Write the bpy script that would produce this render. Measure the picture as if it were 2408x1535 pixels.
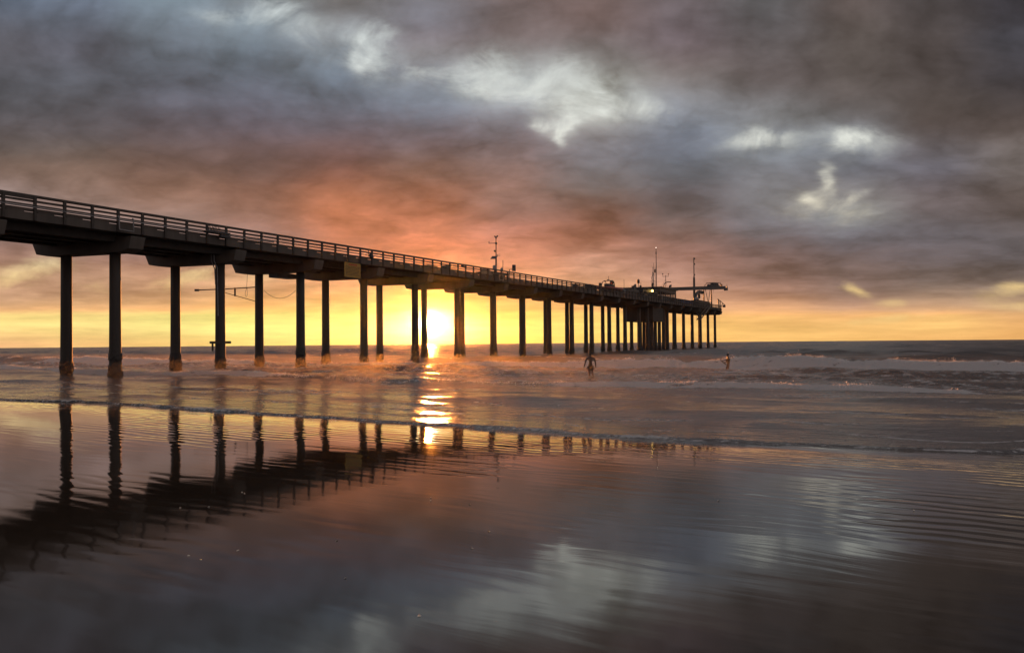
import bpy, bmesh, math, random
import numpy as np
from mathutils import Vector, Matrix, Quaternion
R = math.radians
random.seed(7)
for o in list(bpy.data.objects): bpy.data.objects.remove(o)
S = bpy.context.scene

# ------------------------------------------------------------------ camera
F = 2186.0                       # focal length in pixels of a 2408 px wide picture
HC = 2.40                        # eye height above the water
PITCH = math.atan(37.5 / F)
ROLL = R(0.475)
cam_d = bpy.data.cameras.new("camera"); cam = bpy.data.objects.new("camera", cam_d)
S.collection.objects.link(cam); S.camera = cam
cam_d.sensor_width = 36; cam_d.lens = 36 * F / 2408
cam_d.clip_start = 0.1; cam_d.clip_end = 20000
cam.matrix_world = (Matrix.Translation((0, 0, HC)) @ Matrix.Rotation(PITCH, 4, 'X')
                    @ Matrix.Rotation(math.pi / 2, 4, 'X') @ Matrix.Rotation(-ROLL, 4, 'Z'))

def pix_dir(x, y):
    v = Vector(((x - 1204) / F, -(y - 767.5) / F, -1))
    return (cam.matrix_world.to_3x3() @ v).normalized()

# ------------------------------------------------------------------ render settings
S.view_settings.view_transform = 'Standard'; S.view_settings.look = 'None'
S.view_settings.exposure = 0; S.view_settings.gamma = 1
S.render.engine = 'CYCLES'
cy = S.cycles
cy.use_denoising = True
try: cy.denoiser = 'OPENIMAGEDENOISE'; cy.denoising_input_passes = 'RGB_ALBEDO_NORMAL'; cy.denoising_prefilter = 'ACCURATE'
except Exception: pass
cy.max_bounces = 6; cy.diffuse_bounces = 2; cy.glossy_bounces = 4; cy.transmission_bounces = 2
cy.volume_bounces = 0; cy.transparent_max_bounces = 8
cy.sample_clamp_direct = 0; cy.sample_clamp_indirect = 6
cy.caustics_reflective = False; cy.caustics_refractive = False

# ------------------------------------------------------------------ sun
sun_dir = pix_dir(1012, 762)
SUN_EL = math.asin(sun_dir.z)
SUN_AZ = math.atan2(sun_dir.x, sun_dir.y)
sl = bpy.data.lights.new("sun", 'SUN'); sun = bpy.data.objects.new("sun", sl)
S.collection.objects.link(sun)
sl.energy = 4.0; sl.color = (1.0, 0.28, 0.04); sl.angle = R(0.53)
sun.rotation_mode = 'QUATERNION'
sun.rotation_quaternion = sun_dir.to_track_quat('Z', 'Y')
sun.location = (0, 0, 60)

# ------------------------------------------------------------------ node helpers
class NT:
    def __init__(s, tree): s.t = tree; s.n = tree.nodes; s.l = tree.links
    def node(s, typ, **kw):
        n = s.n.new(typ)
        for k, v in kw.items(): setattr(n, k, v)
        return n
    def put(s, sock, v):
        if hasattr(v, 'is_output') or isinstance(v, bpy.types.NodeSocket): s.l.new(v, sock)
        elif v is not None: sock.default_value = v
    def m(s, op, a, b=None, c=None, clamp=False):
        n = s.node('ShaderNodeMath', operation=op); n.use_clamp = clamp
        for i, v in enumerate((a, b, c)):
            if v is not None: s.put(n.inputs[i], v)
        return n.outputs[0]
    def vm(s, op, a, b=None, scale=None):
        n = s.node('ShaderNodeVectorMath', operation=op)
        s.put(n.inputs[0], a)
        if b is not None: s.put(n.inputs[1], b)
        if scale is not None: s.put(n.inputs['Scale'], scale)
        return n.outputs['Value'] if op in ('DOT_PRODUCT', 'LENGTH') else n.outputs[0]
    def noise(s, vec, scale, detail=3, rough=.5, out=0, dist=0.0, typ='FBM'):
        n = s.node('ShaderNodeTexNoise'); n.noise_dimensions = '3D'
        try: n.noise_type = typ
        except Exception: pass
        s.put(n.inputs['Vector'], vec); n.inputs['Scale'].default_value = scale
        n.inputs['Detail'].default_value = detail; n.inputs['Roughness'].default_value = rough
        n.inputs['Distortion'].default_value = dist
        return n.outputs[out]
    def mr(s, v, a, b, c=0.0, d=1.0, smooth=True):
        n = s.node('ShaderNodeMapRange'); n.interpolation_type = 'SMOOTHSTEP' if smooth else 'LINEAR'
        s.put(n.inputs[0], v)
        for i, q in enumerate((a, b, c, d)): s.put(n.inputs[i + 1], q)
        return n.outputs[0]
    def mix(s, f, a, b, mode='MIX'):
        n = s.node('ShaderNodeMix', data_type='RGBA', blend_type=mode); n.clamp_factor = True
        s.put(n.inputs[0], f)
        for sock, v in ((n.inputs[6], a), (n.inputs[7], b)):
            if isinstance(v, (tuple, list)) and len(v) == 3: v = (*v, 1)
            s.put(sock, v)
        return n.outputs[2]
    def xyz(s, x, y, z):
        n = s.node('ShaderNodeCombineXYZ')
        for i, v in enumerate((x, y, z)): s.put(n.inputs[i], v)
        return n.outputs[0]
    def sep(s, v):
        n = s.node('ShaderNodeSeparateXYZ'); s.put(n.inputs[0], v); return n.outputs

def lin(c):
    return tuple((x / 255 / 12.92) if x / 255 <= .04045 else ((x / 255 + .055) / 1.055) ** 2.4 for x in c)

# ------------------------------------------------------------------ sky: clouds over a low sun
W = bpy.data.worlds.new("World"); S.world = W; W.use_nodes = True
W.cycles.sampling_method = 'MANUAL'; W.cycles.sample_map_resolution = 1024
wt = NT(W.node_tree); W.node_tree.nodes.clear()
GX = [0, 200, 400, 600, 800, 1000, 1200, 1400, 1600, 1800, 2000, 2200, 2400]
GY = [0, 50, 100, 150, 200, 250, 300, 350, 400, 450, 500, 550, 600, 650, 690, 728, 742, 775, 803]
SKY = [
 [(88,97,111),(104,113,128),(124,138,149),(120,124,130),(124,121,121),(129,127,134),(119,104,103),(117,99,96),(107,97,100),(101,99,101),(97,85,82),(82,75,75),(68,64,70)],
 [(97,99,109),(99,104,116),(120,131,142),(146,158,166),(128,127,129),(125,125,134),(121,108,107),(121,101,97),(111,100,104),(105,101,104),(94,84,80),(82,74,73),(68,65,71)],
 [(96,94,101),(99,98,108),(111,119,130),(114,126,137),(150,156,162),(131,122,127),(121,107,106),(124,112,112),(118,105,110),(105,98,99),(91,82,78),(83,74,72),(70,68,74)],
 [(93,92,99),(96,97,106),(105,111,122),(107,116,128),(134,147,160),(150,150,153),(152,154,154),(148,146,144),(122,110,108),(106,97,97),(91,82,78),(81,72,70),(72,68,73)],
 [(89,90,97),(92,94,102),(100,103,114),(102,106,118),(118,130,145),(128,138,150),(164,168,167),(170,172,166),(135,131,130),(107,97,96),(93,84,81),(82,73,70),(74,68,71)],
 [(91,89,94),(93,91,97),(99,98,108),(101,101,113),(110,113,126),(118,124,137),(140,142,148),(172,174,168),(150,154,162),(131,131,133),(100,92,90),(84,74,70),(78,69,67)],
 [(97,89,92),(95,88,92),(98,89,95),(99,90,98),(105,93,100),(112,103,110),(126,121,129),(160,156,156),(126,134,148),(130,131,134),(120,121,125),(95,83,80),(92,79,75)],
 [(104,93,89),(104,91,86),(105,87,84),(107,86,84),(108,86,85),(118,100,101),(134,118,120),(130,129,137),(107,112,125),(130,137,145),(126,132,142),(110,104,108),(117,107,104)],
 [(128,101,87),(122,96,83),(115,89,80),(107,84,78),(118,82,74),(140,108,96),(141,116,111),(120,117,121),(96,100,106),(118,118,124),(106,106,115),(104,102,112),(118,109,107)],
 [(150,130,125),(152,124,112),(150,112,94),(134,95,80),(166,107,82),(163,112,93),(160,123,112),(106,96,93),(97,92,97),(120,118,120),(130,124,122),(104,92,92),(97,84,80)],
 [(152,130,126),(155,130,124),(154,126,116),(164,120,103),(205,126,91),(188,119,93),(152,121,114),(121,90,80),(102,90,89),(120,118,124),(150,152,152),(112,101,102),(96,84,82)],
 [(150,122,115),(150,125,120),(150,128,124),(158,124,116),(205,130,100),(218,136,105),(188,122,103),(170,111,91),(131,105,99),(117,110,115),(106,104,114),(99,96,103),(95,88,90)],
 [(152,115,103),(150,112,102),(155,115,105),(165,122,105),(215,140,112),(241,146,108),(225,147,117),(190,140,119),(165,120,108),(127,101,96),(110,95,94),(105,94,96),(94,88,92)],
 [(213,166,132),(200,157,128),(200,152,122),(214,165,128),(228,160,122),(242,168,118),(236,165,123),(212,160,133),(182,140,124),(145,115,107),(128,106,100),(116,101,97),(108,97,96)],
 [(192,148,122),(197,152,122),(207,160,124),(222,168,120),(238,180,124),(250,192,115),(238,170,112),(230,170,124),(212,158,132),(178,136,118),(148,123,113),(150,128,114),(170,146,130)],
 [(232,184,134),(238,188,132),(238,184,122),(244,200,120),(250,215,125),(255,235,130),(250,205,118),(242,192,122),(226,172,130),(236,176,126),(208,160,128),(210,165,126),(222,180,138)],
 [(252,226,140),(252,228,142),(254,238,146),(255,248,146),(255,250,145),(255,253,170),(255,236,125),(250,220,126),(244,200,122),(246,198,124),(246,198,126),(250,204,126),(243,186,124)],
 [(252,221,140),(252,225,143),(254,235,148),(255,244,148),(255,248,150),(255,252,180),(255,243,136),(250,225,129),(246,206,120),(249,202,122),(249,200,122),(250,200,122),(245,188,114)],
 [(245,197,136),(248,204,132),(250,212,130),(251,222,130),(254,232,130),(255,240,140),(255,230,112),(250,214,114),(246,198,114),(247,200,120),(248,198,118),(249,194,118),(244,182,110)],
]
def skylin(c):                     # the bright band is brighter than the film can hold: its red runs past white
    r_, g_, b_ = lin(c)
    k_ = min(max((c[1] - 185) / 70, 0), 1) * min(max((c[0] - 235) / 18, 0), 1)
    return (r_ * (1 + 1.25 * k_), g_ * (1 + .06 * k_), b_)
tc = wt.node('ShaderNodeTexCoord')
D = wt.sep(tc.outputs['Generated'])
yy = wt.m('MAXIMUM', D[1], 0.35)
zz = wt.m('MAXIMUM', D[2], 0.0)
u0 = wt.m('DIVIDE', D[0], yy)            # tangent of azimuth, world direction
v0 = wt.m('DIVIDE', zz, yy)              # tangent of elevation
# cloud noise lives on a layer overhead, so it flattens towards the horizon
pl = wt.m('ADD', zz, 0.13)
cp = wt.xyz(wt.m('DIVIDE', D[0], pl), wt.m('DIVIDE', D[1], pl), 0.0)
wn1 = wt.sep(wt.noise(cp, 1.15, 4, .55, out=1))
wn2 = wt.sep(wt.noise(cp, 4.2, 4, .55, out=1))
vf = wt.mr(v0, 0.0, 0.12, 0.12, 1.0)
def warp(base, ch, a1, a2):
    w = wt.m('ADD', wt.m('MULTIPLY', wt.m('SUBTRACT', wn1[ch], .5), a1), wt.m('MULTIPLY', wt.m('SUBTRACT', wn2[ch], .5), a2))
    return wt.m('ADD', base, wt.m('MULTIPLY', w, vf))
u = warp(u0, 0, .05, .035); v = warp(v0, 1, .020, .018)
VMAX = 0.42
fv = wt.m('DIVIDE', v, VMAX)
def uv_of(x, y):
    d = pix_dir(x, y); return d.x / d.y, d.z / d.y
cols = []
us = []
for j, gx in enumerate(GX):
    r = wt.node('ShaderNodeValToRGB'); cr = r.color_ramp; cr.interpolation = 'B_SPLINE'
    pts = []
    for i, gy in enumerate(GY):
        uu, vv = uv_of(gx, gy); pts.append((max(0, vv) / VMAX, skylin(SKY[i][j])))
    us.append(uv_of(gx, 400)[0])
    pts.sort(key=lambda p: p[0])
    while len(cr.elements) < len(pts): cr.elements.new(0.5)
    for e, (p, c) in zip(cr.elements, pts): e.position = p
    for e, (p, c) in zip(cr.elements, pts): e.position = p; e.color = (*c, 1)
    wt.put(r.inputs[0], fv); cols.append(r.outputs[0])
acc = cols[0]
for j in range(1, len(cols)):
    acc = wt.mix(wt.mr(u, us[j - 1], us[j]), acc, cols[j])
# cloud relief: soft billows, stronger high up, thin streaks low down
n_a = wt.noise(cp, 1.7, 7, .6, dist=.5); n_s = wt.noise(wt.vm('ADD', cp, (.05, .17, 0)), 1.7, 7, .6, dist=.5); n_b = wt.noise(cp, 8.0, 5, .6)
streak = wt.noise(wt.xyz(wt.m('MULTIPLY', u0, 5.0), wt.m('MULTIPLY', v0, 75.0), 3.3), 1.0, 4, .55)
rel = wt.m('ADD', wt.m('MULTIPLY', wt.m('SUBTRACT', n_a, .5), .75), wt.m('MULTIPLY', wt.m('SUBTRACT', n_b, .5), .38))
rel = wt.m('ADD', rel, wt.m('MULTIPLY', wt.m('SUBTRACT', n_s, n_a), 1.5))
pv = wt.xyz(wt.m('MULTIPLY', u, 6.0), wt.m('MULTIPLY', v, 13.0), 6.1)
n_p = wt.noise(pv, 1.0, 6, .55, dist=.35); n_q = wt.noise(wt.vm('ADD', pv, (.04, -.26, 0.0)), 1.0, 6, .55, dist=.35)
rel = wt.m('MULTIPLY', rel, .62)
rel = wt.m('ADD', rel, wt.m('ADD', wt.m('MULTIPLY', wt.m('SUBTRACT', n_p, .5), 1.0), wt.m('MULTIPLY', wt.m('SUBTRACT', n_q, n_p), 1.5)))
fvv = wt.m('MULTIPLY', wt.m('DIVIDE', v, wt.m('ADD', v, .12)), 13.0)
bil = None
for sc_b, wb, sd_b in ((1.15, .46, 1.0), (2.5, .30, 5.0), (5.4, .15, 9.0), (11.5, .06, 13.0)):
    nb_ = wt.noise(wt.xyz(wt.m('MULTIPLY', u, 8.5), fvv, sd_b), sc_b, 1, .4, dist=.25)
    nb_ = wt.m('MULTIPLY', wt.m('ABSOLUTE', wt.m('MULTIPLY_ADD', nb_, 2.0, -1.0)), wb)
    bil = nb_ if bil is None else wt.m('ADD', bil, nb_)
rel = wt.m('ADD', rel, wt.m('MULTIPLY', wt.m('SUBTRACT', bil, .21), 1.12))
rel = wt.m('MULTIPLY', rel, wt.mr(v0, .02, .085, .30, 1))
st = wt.m('MULTIPLY', wt.m('SUBTRACT', streak, .5), wt.mr(v0, .015, .14, .9, .0))
st = wt.m('MULTIPLY', st, wt.mr(v0, .0, .02, .55, 1.0))
gain = wt.m('ADD', rel, st)
acc = wt.vm('MULTIPLY', acc, wt.xyz(wt.m('MULTIPLY_ADD', gain, .94, 1.0), wt.m('ADD', gain, 1.0), wt.m('MULTIPLY_ADD', gain, 1.07, 1.0)))
# openings where brighter high cloud shows: (x, y, half-width, half-height, tilt, colour, strength)
GAPS = [
 (760,70,90,40,.4,(0,0,0),.16),(960,150,90,40,.2,(0,0,0),.24),(1230,165,120,55,.1,(0,0,0),.20),(1480,250,110,40,.15,(0,0,0),.14),(1680,330,120,40,.05,(0,0,0),.12),(1900,320,120,45,0,(0,0,0),.14),(1970,470,130,45,.05,(0,0,0),.12),
 (533,43,62,15,.12,(190,208,214),.7),(633,28,52,19,.2,(205,218,222),.75),(700,75,70,30,.35,(165,172,176),.35),
 (856,135,26,38,-.55,(222,232,232),1.0),(885,92,30,30,-.3,(200,212,212),.75),(848,152,12,14,0,(235,242,240),.7),
 (1045,172,60,12,.05,(205,214,212),.7),(1150,162,46,30,.1,(206,213,208),.8),(1160,200,56,17,.05,(216,222,216),.85),(1210,215,40,18,.1,(190,195,192),.5),
 (1300,185,48,27,-.35,(226,231,226),.9),(1352,214,50,20,-.2,(242,243,232),1.0),(1394,246,54,22,-.3,(224,226,214),.9),(1432,250,36,24,0,(212,214,205),.75),
 (1378,195,40,24,0,(205,207,200),.6),(1360,262,36,20,-.5,(205,202,190),.6),(1320,300,30,26,.3,(178,176,168),.5),
 (1268,298,17,13,.6,(226,178,160),.75),(1314,322,10,16,0,(222,200,182),.7),(1345,300,26,8,-.6,(205,190,175),.5),
 (1545,262,40,18,.2,(150,158,168),.5),(1800,333,72,10,-.08,(196,202,196),.6),(1780,320,34,13,0,(180,184,180),.5),
 (2022,314,40,15,-.1,(216,220,208),.72),(1990,332,16,14,.4,(224,228,218),.75),(2075,330,60,28,.1,(150,154,160),.3),
 (1947,424,13,22,.1,(208,204,178),.85),(1912,462,18,10,.3,(244,232,198),.85),(1950,470,60,18,.05,(172,166,158),.28),(2020,456,28,9,-.3,(184,174,158),.6),(1960,495,90,22,.05,(156,160,162),.28),
 (94,632,70,22,-.35,(252,218,142),.85),(235,682,34,14,.2,(250,212,128),.7),(60,650,60,18,0,(238,192,135),.5),
 (450,648,46,17,-.2,(252,214,132),.85),(400,668,30,12,-.3,(250,212,130),.6),(600,650,40,14,0,(240,190,120),.5),(505,655,40,18,0,(240,190,130),.4),
 (812,612,22,18,.2,(250,205,160),.45),(905,693,40,9,-.1,(255,225,110),.6),(835,655,40,20,.2,(245,190,140),.4),
 (1985,668,36,10,.42,(252,220,156),.5),(2022,684,20,7,.3,(250,215,150),.4),(1860,640,70,10,-.05,(190,166,146),.25),(2105,712,30,9,-.1,(252,208,142),.55),
 (2385,674,26,8,.1,(244,212,168),.8),(2350,690,50,14,-.2,(205,180,155),.5),(2405,722,40,8,0,(245,200,140),.7),(2130,745,120,8,-.1,(250,208,130),.6),
]
nr = wt.m('SUBTRACT', wt.noise(wt.xyz(wt.m('MULTIPLY', u0, 13.0), wt.m('MULTIPLY', v0, 20.0), 1.7), 1.0, 6, .6, dist=.6), .5)
nr2 = wt.m('SUBTRACT', wt.noise(wt.xyz(wt.m('MULTIPLY', u0, 40.0), wt.m('MULTIPLY', v0, 60.0), 4.7), 1.0, 5, .6), .5)
opn = None
for (x, y, a, b, tilt, c, k) in GAPS:
    uu, vv = uv_of(x, y)
    ca, sa = math.cos(tilt), math.sin(tilt)
    du = wt.m('SUBTRACT', u, uu); dv = wt.m('SUBTRACT', v, vv)
    # image tilt is measured clockwise on the picture: down to the right
    e1 = wt.m('MULTIPLY', wt.m('SUBTRACT', wt.m('MULTIPLY', du, ca), wt.m('MULTIPLY', dv, sa)), F / a)
    e2 = wt.m('MULTIPLY', wt.m('ADD', wt.m('MULTIPLY', du, sa), wt.m('MULTIPLY', dv, ca)), F / b)
    d2 = wt.m('ADD', wt.m('MULTIPLY', e1, e1), wt.m('MULTIPLY', e2, e2))
    g = wt.m('MULTIPLY', wt.m('EXPONENT', wt.m('MULTIPLY', d2, -.52)), k * .95)
    opn = g if opn is None else wt.m('ADD', opn, g)
opn = wt.m('MINIMUM', opn, 1.15)
o1 = wt.m('ADD', opn, wt.m('MULTIPLY', wt.m('MULTIPLY', nr, 4.4), wt.m('MINIMUM', wt.m('MULTIPLY', opn, 1.3), .75)))
o1 = wt.m('ADD', o1, wt.m('MULTIPLY', wt.m('MULTIPLY', nr2, 1.5), wt.m('MINIMUM', opn, .6)))
gr = wt.node('ShaderNodeValToRGB'); cr = gr.color_ramp; cr.interpolation = 'LINEAR'
for q_ in range(3): cr.elements.new(.5)
for e_, (p_, c_) in zip(cr.elements, ((0, (252, 216, 140)), (.16, (250, 216, 150)), (.30, (240, 228, 200)), (.50, (236, 238, 228)), (1.0, (214, 226, 230)))):
    e_.position = p_; e_.color = (*lin(c_), 1)
wt.put(gr.inputs[0], fv)
half = wt.mix(.40, acc, gr.outputs[0])
acc = wt.mix(wt.mr(o1, .0, .9), acc, half)
acc = wt.mix(wt.mr(o1, .62, 1.75), acc, gr.outputs[0])
# dark scraps of cloud low over the sea
# the sun burning through the bright band
su, sv = sun_dir.x / sun_dir.y, sun_dir.z / sun_dir.y
du = wt.m('SUBTRACT', u0, su); dv = wt.m('SUBTRACT', v0, sv)
def glow(col, cw, ch, amp, power=1.0, warpy=0.0):
    a_ = wt.m('MULTIPLY', du, F / cw); b_ = wt.m('MULTIPLY', dv, F / ch)
    d2 = wt.m('ADD', wt.m('MULTIPLY', a_, a_), wt.m('MULTIPLY', b_, b_))
    if warpy: d2 = wt.m('MULTIPLY', d2, wt.m('ADD', 1.0, wt.m('MULTIPLY', wt.m('SUBTRACT', streak, .5), warpy)))
    g = wt.m('MULTIPLY', wt.m('EXPONENT', wt.m('MULTIPLY', wt.m('POWER', d2, power), -1.0)), amp)
    return wt.vm('SCALE', col, scale=g)
add = glow((1.0, .92, .62), 14, 14, 60.0)
for g in (glow((1.5, .80, .42), 40, 28, 2.9, 1.0, 1.6), glow((1, .45, .12), 130, 50, .40, 1.0, 1.5)):
    add = wt.vm('ADD', add, g)
acc = wt.vm('ADD', acc, add)
# overhead and behind the camera: dull dusk cloud
back = wt.node('ShaderNodeValToRGB'); cr = back.color_ramp
cr.elements[0].position = 0; cr.elements[0].color = (.46, .39, .40, 1)
cr.elements[1].position = 1; cr.elements[1].color = (.20, .195, .20, 1)
wt.put(back.inputs[0], zz)
bk = wt.vm('SCALE', back.outputs[0], scale=wt.m('ADD', .75, wt.m('MULTIPLY', n_a, .5)))
acc = wt.mix(wt.mr(v0, .37, .75), acc, bk)
acc = wt.mix(wt.mr(D[1], .62, .25), acc, bk)
sky = wt.node('ShaderNodeTexSky'); sky.sky_type = 'NISHITA'; sky.sun_disc = False
sky.sun_elevation = SUN_EL; sky.sun_rotation = SUN_AZ
bg1 = wt.node('ShaderNodeBackground'); wt.put(bg1.inputs[0], acc); bg1.inputs[1].default_value = 1.0
bg2 = wt.node('ShaderNodeBackground'); wt.put(bg2.inputs[0], sky.outputs[0]); bg2.inputs[1].default_value = 0.08
ms = wt.node('ShaderNodeMixShader'); ms.inputs[0].default_value = .06
wt.l.new(bg1.outputs[0], ms.inputs[1]); wt.l.new(bg2.outputs[0], ms.inputs[2])
wo = wt.node('ShaderNodeOutputWorld'); wt.l.new(ms.outputs[0], wo.inputs[0])

# ------------------------------------------------------------------ materials
MATS = {}
def mat(name, col, rough=.6, metal=0.0, var=.25, scale=2.0, bump=.0, bscale=20.0, emit=None, transl=0.0, streaks=False):
    if name in MATS: return MATS[name]
    m = bpy.data.materials.new(name); m.use_nodes = True; t = NT(m.node_tree)
    p = m.node_tree.nodes['Principled BSDF']
    co = t.node('ShaderNodeTexCoord').outputs['Object']
    vec = co
    if streaks:
        mp = t.node('ShaderNodeMapping'); mp.inputs['Scale'].default_value = (1, 1, .15); t.put(mp.inputs[0], co); vec = mp.outputs[0]
    n = t.noise(vec, scale, 5, .6)
    c1 = tuple(x * (1 - var) for x in col); c2 = tuple(min(1, x * (1 + var)) for x in col)
    t.put(p.inputs['Base Color'], t.mix(t.mr(n, .3, .7), c1, c2))
    t.put(p.inputs['Roughness'], t.mr(n, .2, .8, max(.02, rough - .12), min(1, rough + .12)))
    p.inputs['Metallic'].default_value = metal
    if bump:
        b = t.node('ShaderNodeBump'); b.inputs['Strength'].default_value = .7; b.inputs['Distance'].default_value = bump
        t.put(b.inputs['Height'], t.noise(co, bscale, 4, .6)); t.put(p.inputs['Normal'], b.outputs[0])
    if emit:
        p.inputs['Emission Color'].default_value = (*emit[:3], 1); p.inputs['Emission Strength'].default_value = emit[3]
    if transl:
        tr = t.node('ShaderNodeBsdfTranslucent'); tr.inputs[0].default_value = (*col, 1)
        mx = t.node('ShaderNodeMixShader'); mx.inputs[0].default_value = transl
        out = m.node_tree.nodes['Material Output']
        t.l.new(p.outputs[0], mx.inputs[1]); t.l.new(tr.outputs[0], mx.inputs[2]); t.l.new(mx.outputs[0], out.inputs[0])
    MATS[name] = m; return m
CONC = mat('weathered_concrete', (.095, .08, .066), .8, 0, .3, .7, .01, 8, streaks=True)
CONC2 = mat('stained_concrete', (.055, .046, .038), .8, 0, .35, 1.2, .01, 8, streaks=True)
PILEM = mat('pile_concrete', (.05, .04, .032), .65, 0, .4, .8, .012, 10, streaks=True)
GROW = mat('mussel_crust', (.028, .022, .018), .6, 0, .5, 6, .05, 9)
TIMB = mat('weathered_timber', (.065, .052, .042), .75, 0, .3, 3, .006, 14)
STEEL = mat('dull_steel', (.075, .068, .063), .5, .4, .3, 3)
PALE = mat('pale_painted_metal', (.24, .23, .22), .5, 0, .2, 4)
DARK = mat('dark_painted_metal', (.035, .033, .035), .5, 0, .3, 3)
REDR = mat('red_rubber_tube', (.32, .05, .035), .45, 0, .2, 3)
BLUE = mat('blue_tarpaulin', (.02, .06, .22), .5, 0, .3, 3, .02, 3)
YEL = mat('yellow_sign_paint', (.34, .22, .04), .6, 0, .15, 3)
REDP = mat('red_sign_paint', (.4, .02, .015), .6, 0, .1, 3)
INK = mat('dark_sign_ink', (.06, .035, .02), .6, 0, .1, 3)
ORJ = mat('orange_plastic', (.85, .28, .06), .4, 0, .1, 3, transl=.75)
WHT = mat('white_and_glint', (.75, .74, .72), .45, 0, .08, 3)  # white of the paddle knob, and the glint painted at the board tip
LAMPY = mat('lit_lamp_glass', (1, .8, .3), .4, 0, .02, 3, emit=(1, .62, .16, 9.0))
LAMPW = mat('lit_beacon_glass', (1, .95, .9), .4, 0, .02, 3, emit=(1, .85, .7, 6.0))
SKIN = mat('tanned_skin', (.06, .03, .02), .5, 0, .1, 6)
HAIR = mat('dark_hair', (.02, .015, .012), .6, 0, .2, 20)
SHORT = mat('dark_swim_shorts', (.03, .022, .025), .7, 0, .2, 8)
WETS = mat('black_neoprene', (.022, .02, .022), .5, 0, .2, 8)
SHELL = mat('pale_shell', (.7, .62, .5), .35, 0, .2, 20)

# ------------------------------------------------------------------ mesh builder
class MB:
    def __init__(s): s.v = []; s.f = []
    def add(s, vs, fs):
        o = len(s.v); s.v += [tuple(x) for x in vs]; s.f += [tuple(i + o for i in f) for f in fs]; return s
    def box(s, c, d, rot=None):
        x, y, z = (k / 2 for k in d)
        vs = [Vector((a * x, b * y, e * z)) for a in (-1, 1) for b in (-1, 1) for e in (-1, 1)]
        if rot is not None: vs = [rot @ q for q in vs]
        vs = [q + Vector(c) for q in vs]
        return s.add(vs, [(0, 1, 3, 2), (4, 6, 7, 5), (0, 4, 5, 1), (2, 3, 7, 6), (0, 2, 6, 4), (1, 5, 7, 3)])
    def span(s, a, b, w, h, up=(0, 0, 1)):          # rectangular bar from a to b
        a, b = Vector(a), Vector(b); d = (b - a).normalized(); up = Vector(up)
        if abs(d.dot(up)) > .98: up = Vector((1, 0, 0))
        r = d.cross(up).normalized(); n = r.cross(d)
        vs = []
        for p in (a, b):
            for i, j in ((-1, -1), (1, -1), (1, 1), (-1, 1)): vs.append(p + r * (i * w / 2) + n * (j * h / 2))
        return s.add(vs, [(3, 2, 1, 0), (4, 5, 6, 7), (0, 1, 5, 4), (1, 2, 6, 5), (2, 3, 7, 6), (3, 0, 4, 7)])
    def tube(s, pts, rad, n=8):
        pts = [Vector(p) for p in pts]
        if not isinstance(rad, (list, tuple)): rad = [rad] * len(pts)
        vs = []; fs = []; prev = None
        for i, p in enumerate(pts):
            d = (pts[min(i + 1, len(pts) - 1)] - pts[max(i - 1, 0)]).normalized()
            if prev is None:
                ref = Vector((0, 0, 1)) if abs(d.z) < .9 else Vector((1, 0, 0))
                r = d.cross(ref).normalized()
            else: r = (prev - d * prev.dot(d)).normalized()
            prev = r; q = d.cross(r)
            for k in range(n):
                a = 2 * math.pi * k / n; vs.append(p + (r * math.cos(a) + q * math.sin(a)) * rad[i])
        for i in range(len(pts) - 1):
            for k in range(n):
                fs.append((i * n + k, i * n + (k + 1) % n, (i + 1) * n + (k + 1) % n, (i + 1) * n + k))
        fs.append(tuple(range(n - 1, -1, -1))); fs.append(tuple(range((len(pts) - 1) * n, len(pts) * n)))
        return s.add(vs, fs)
    def ball(s, c, r, n=8, sc=(1, 1, 1)):
        vs = [(c[0], c[1], c[2] - r * sc[2])]; fs = []
        m = n // 2
        for i in range(1, m):
            a = math.pi * i / m
            for k in range(n):
                b = 2 * math.pi * k / n
                vs.append((c[0] + r * sc[0] * math.sin(a) * math.cos(b), c[1] + r * sc[1] * math.sin(a) * math.sin(b), c[2] - r * sc[2] * math.cos(a)))
        vs.append((c[0], c[1], c[2] + r * sc[2])); L = len(vs) - 1
        for k in range(n): fs.append((0, 1 + (k + 1) % n, 1 + k)); fs.append((L, L - n + k, L - n + (k + 1) % n))
        for i in range(m - 2):
            for k in range(n): a = 1 + i * n; fs.append((a + k, a + (k + 1) % n, a + n + (k + 1) % n, a + n + k))
        return s.add(vs, fs)
    def prism(s, poly, axis_a, axis_b):              # poly = list of points at a; shifted by vector to b
        n = len(poly); a = [Vector(p) + Vector(axis_a) for p in poly]; b = [Vector(p) + Vector(axis_b) for p in poly]
        return s.add(a + b, [tuple(range(n - 1, -1, -1)), tuple(range(n, 2 * n))] + [(i, (i + 1) % n, n + (i + 1) % n, n + i) for i in range(n)])
    def mesh(s, name, m, bevel=0, smooth=False):
        me = bpy.data.meshes.new(name); me.from_pydata(s.v, [], s.f)
        bm = bmesh.new(); bm.from_mesh(me)
        bmesh.ops.recalc_face_normals(bm, faces=bm.faces)
        if bevel:
            es = [e for e in bm.edges if e.is_manifold and e.calc_face_angle(0) > .6]
            bmesh.ops.bevel(bm, geom=es, offset=bevel, segments=1, affect='EDGES')
        bm.to_mesh(me); bm.free()
        me.materials.append(m)
        if smooth:
            for p in me.polygons: p.use_smooth = True
        return me
    def build(s, name, m, parent=None, bevel=0, smooth=False, loc=None):
        return link(name, s.mesh(name, m, bevel, smooth), parent, loc)
def link(name, me, parent=None, loc=None):
    o = bpy.data.objects.new(name, me); S.collection.objects.link(o)
    if parent is not None: o.parent = parent
    if loc is not None: o.location = loc
    return o
def tag(o, label=None, cat=None, group=None, kind=None):
    if label: o['label'] = label
    if cat: o['category'] = cat
    if group: o['group'] = group
    if kind: o['kind'] = kind
    return o
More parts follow.
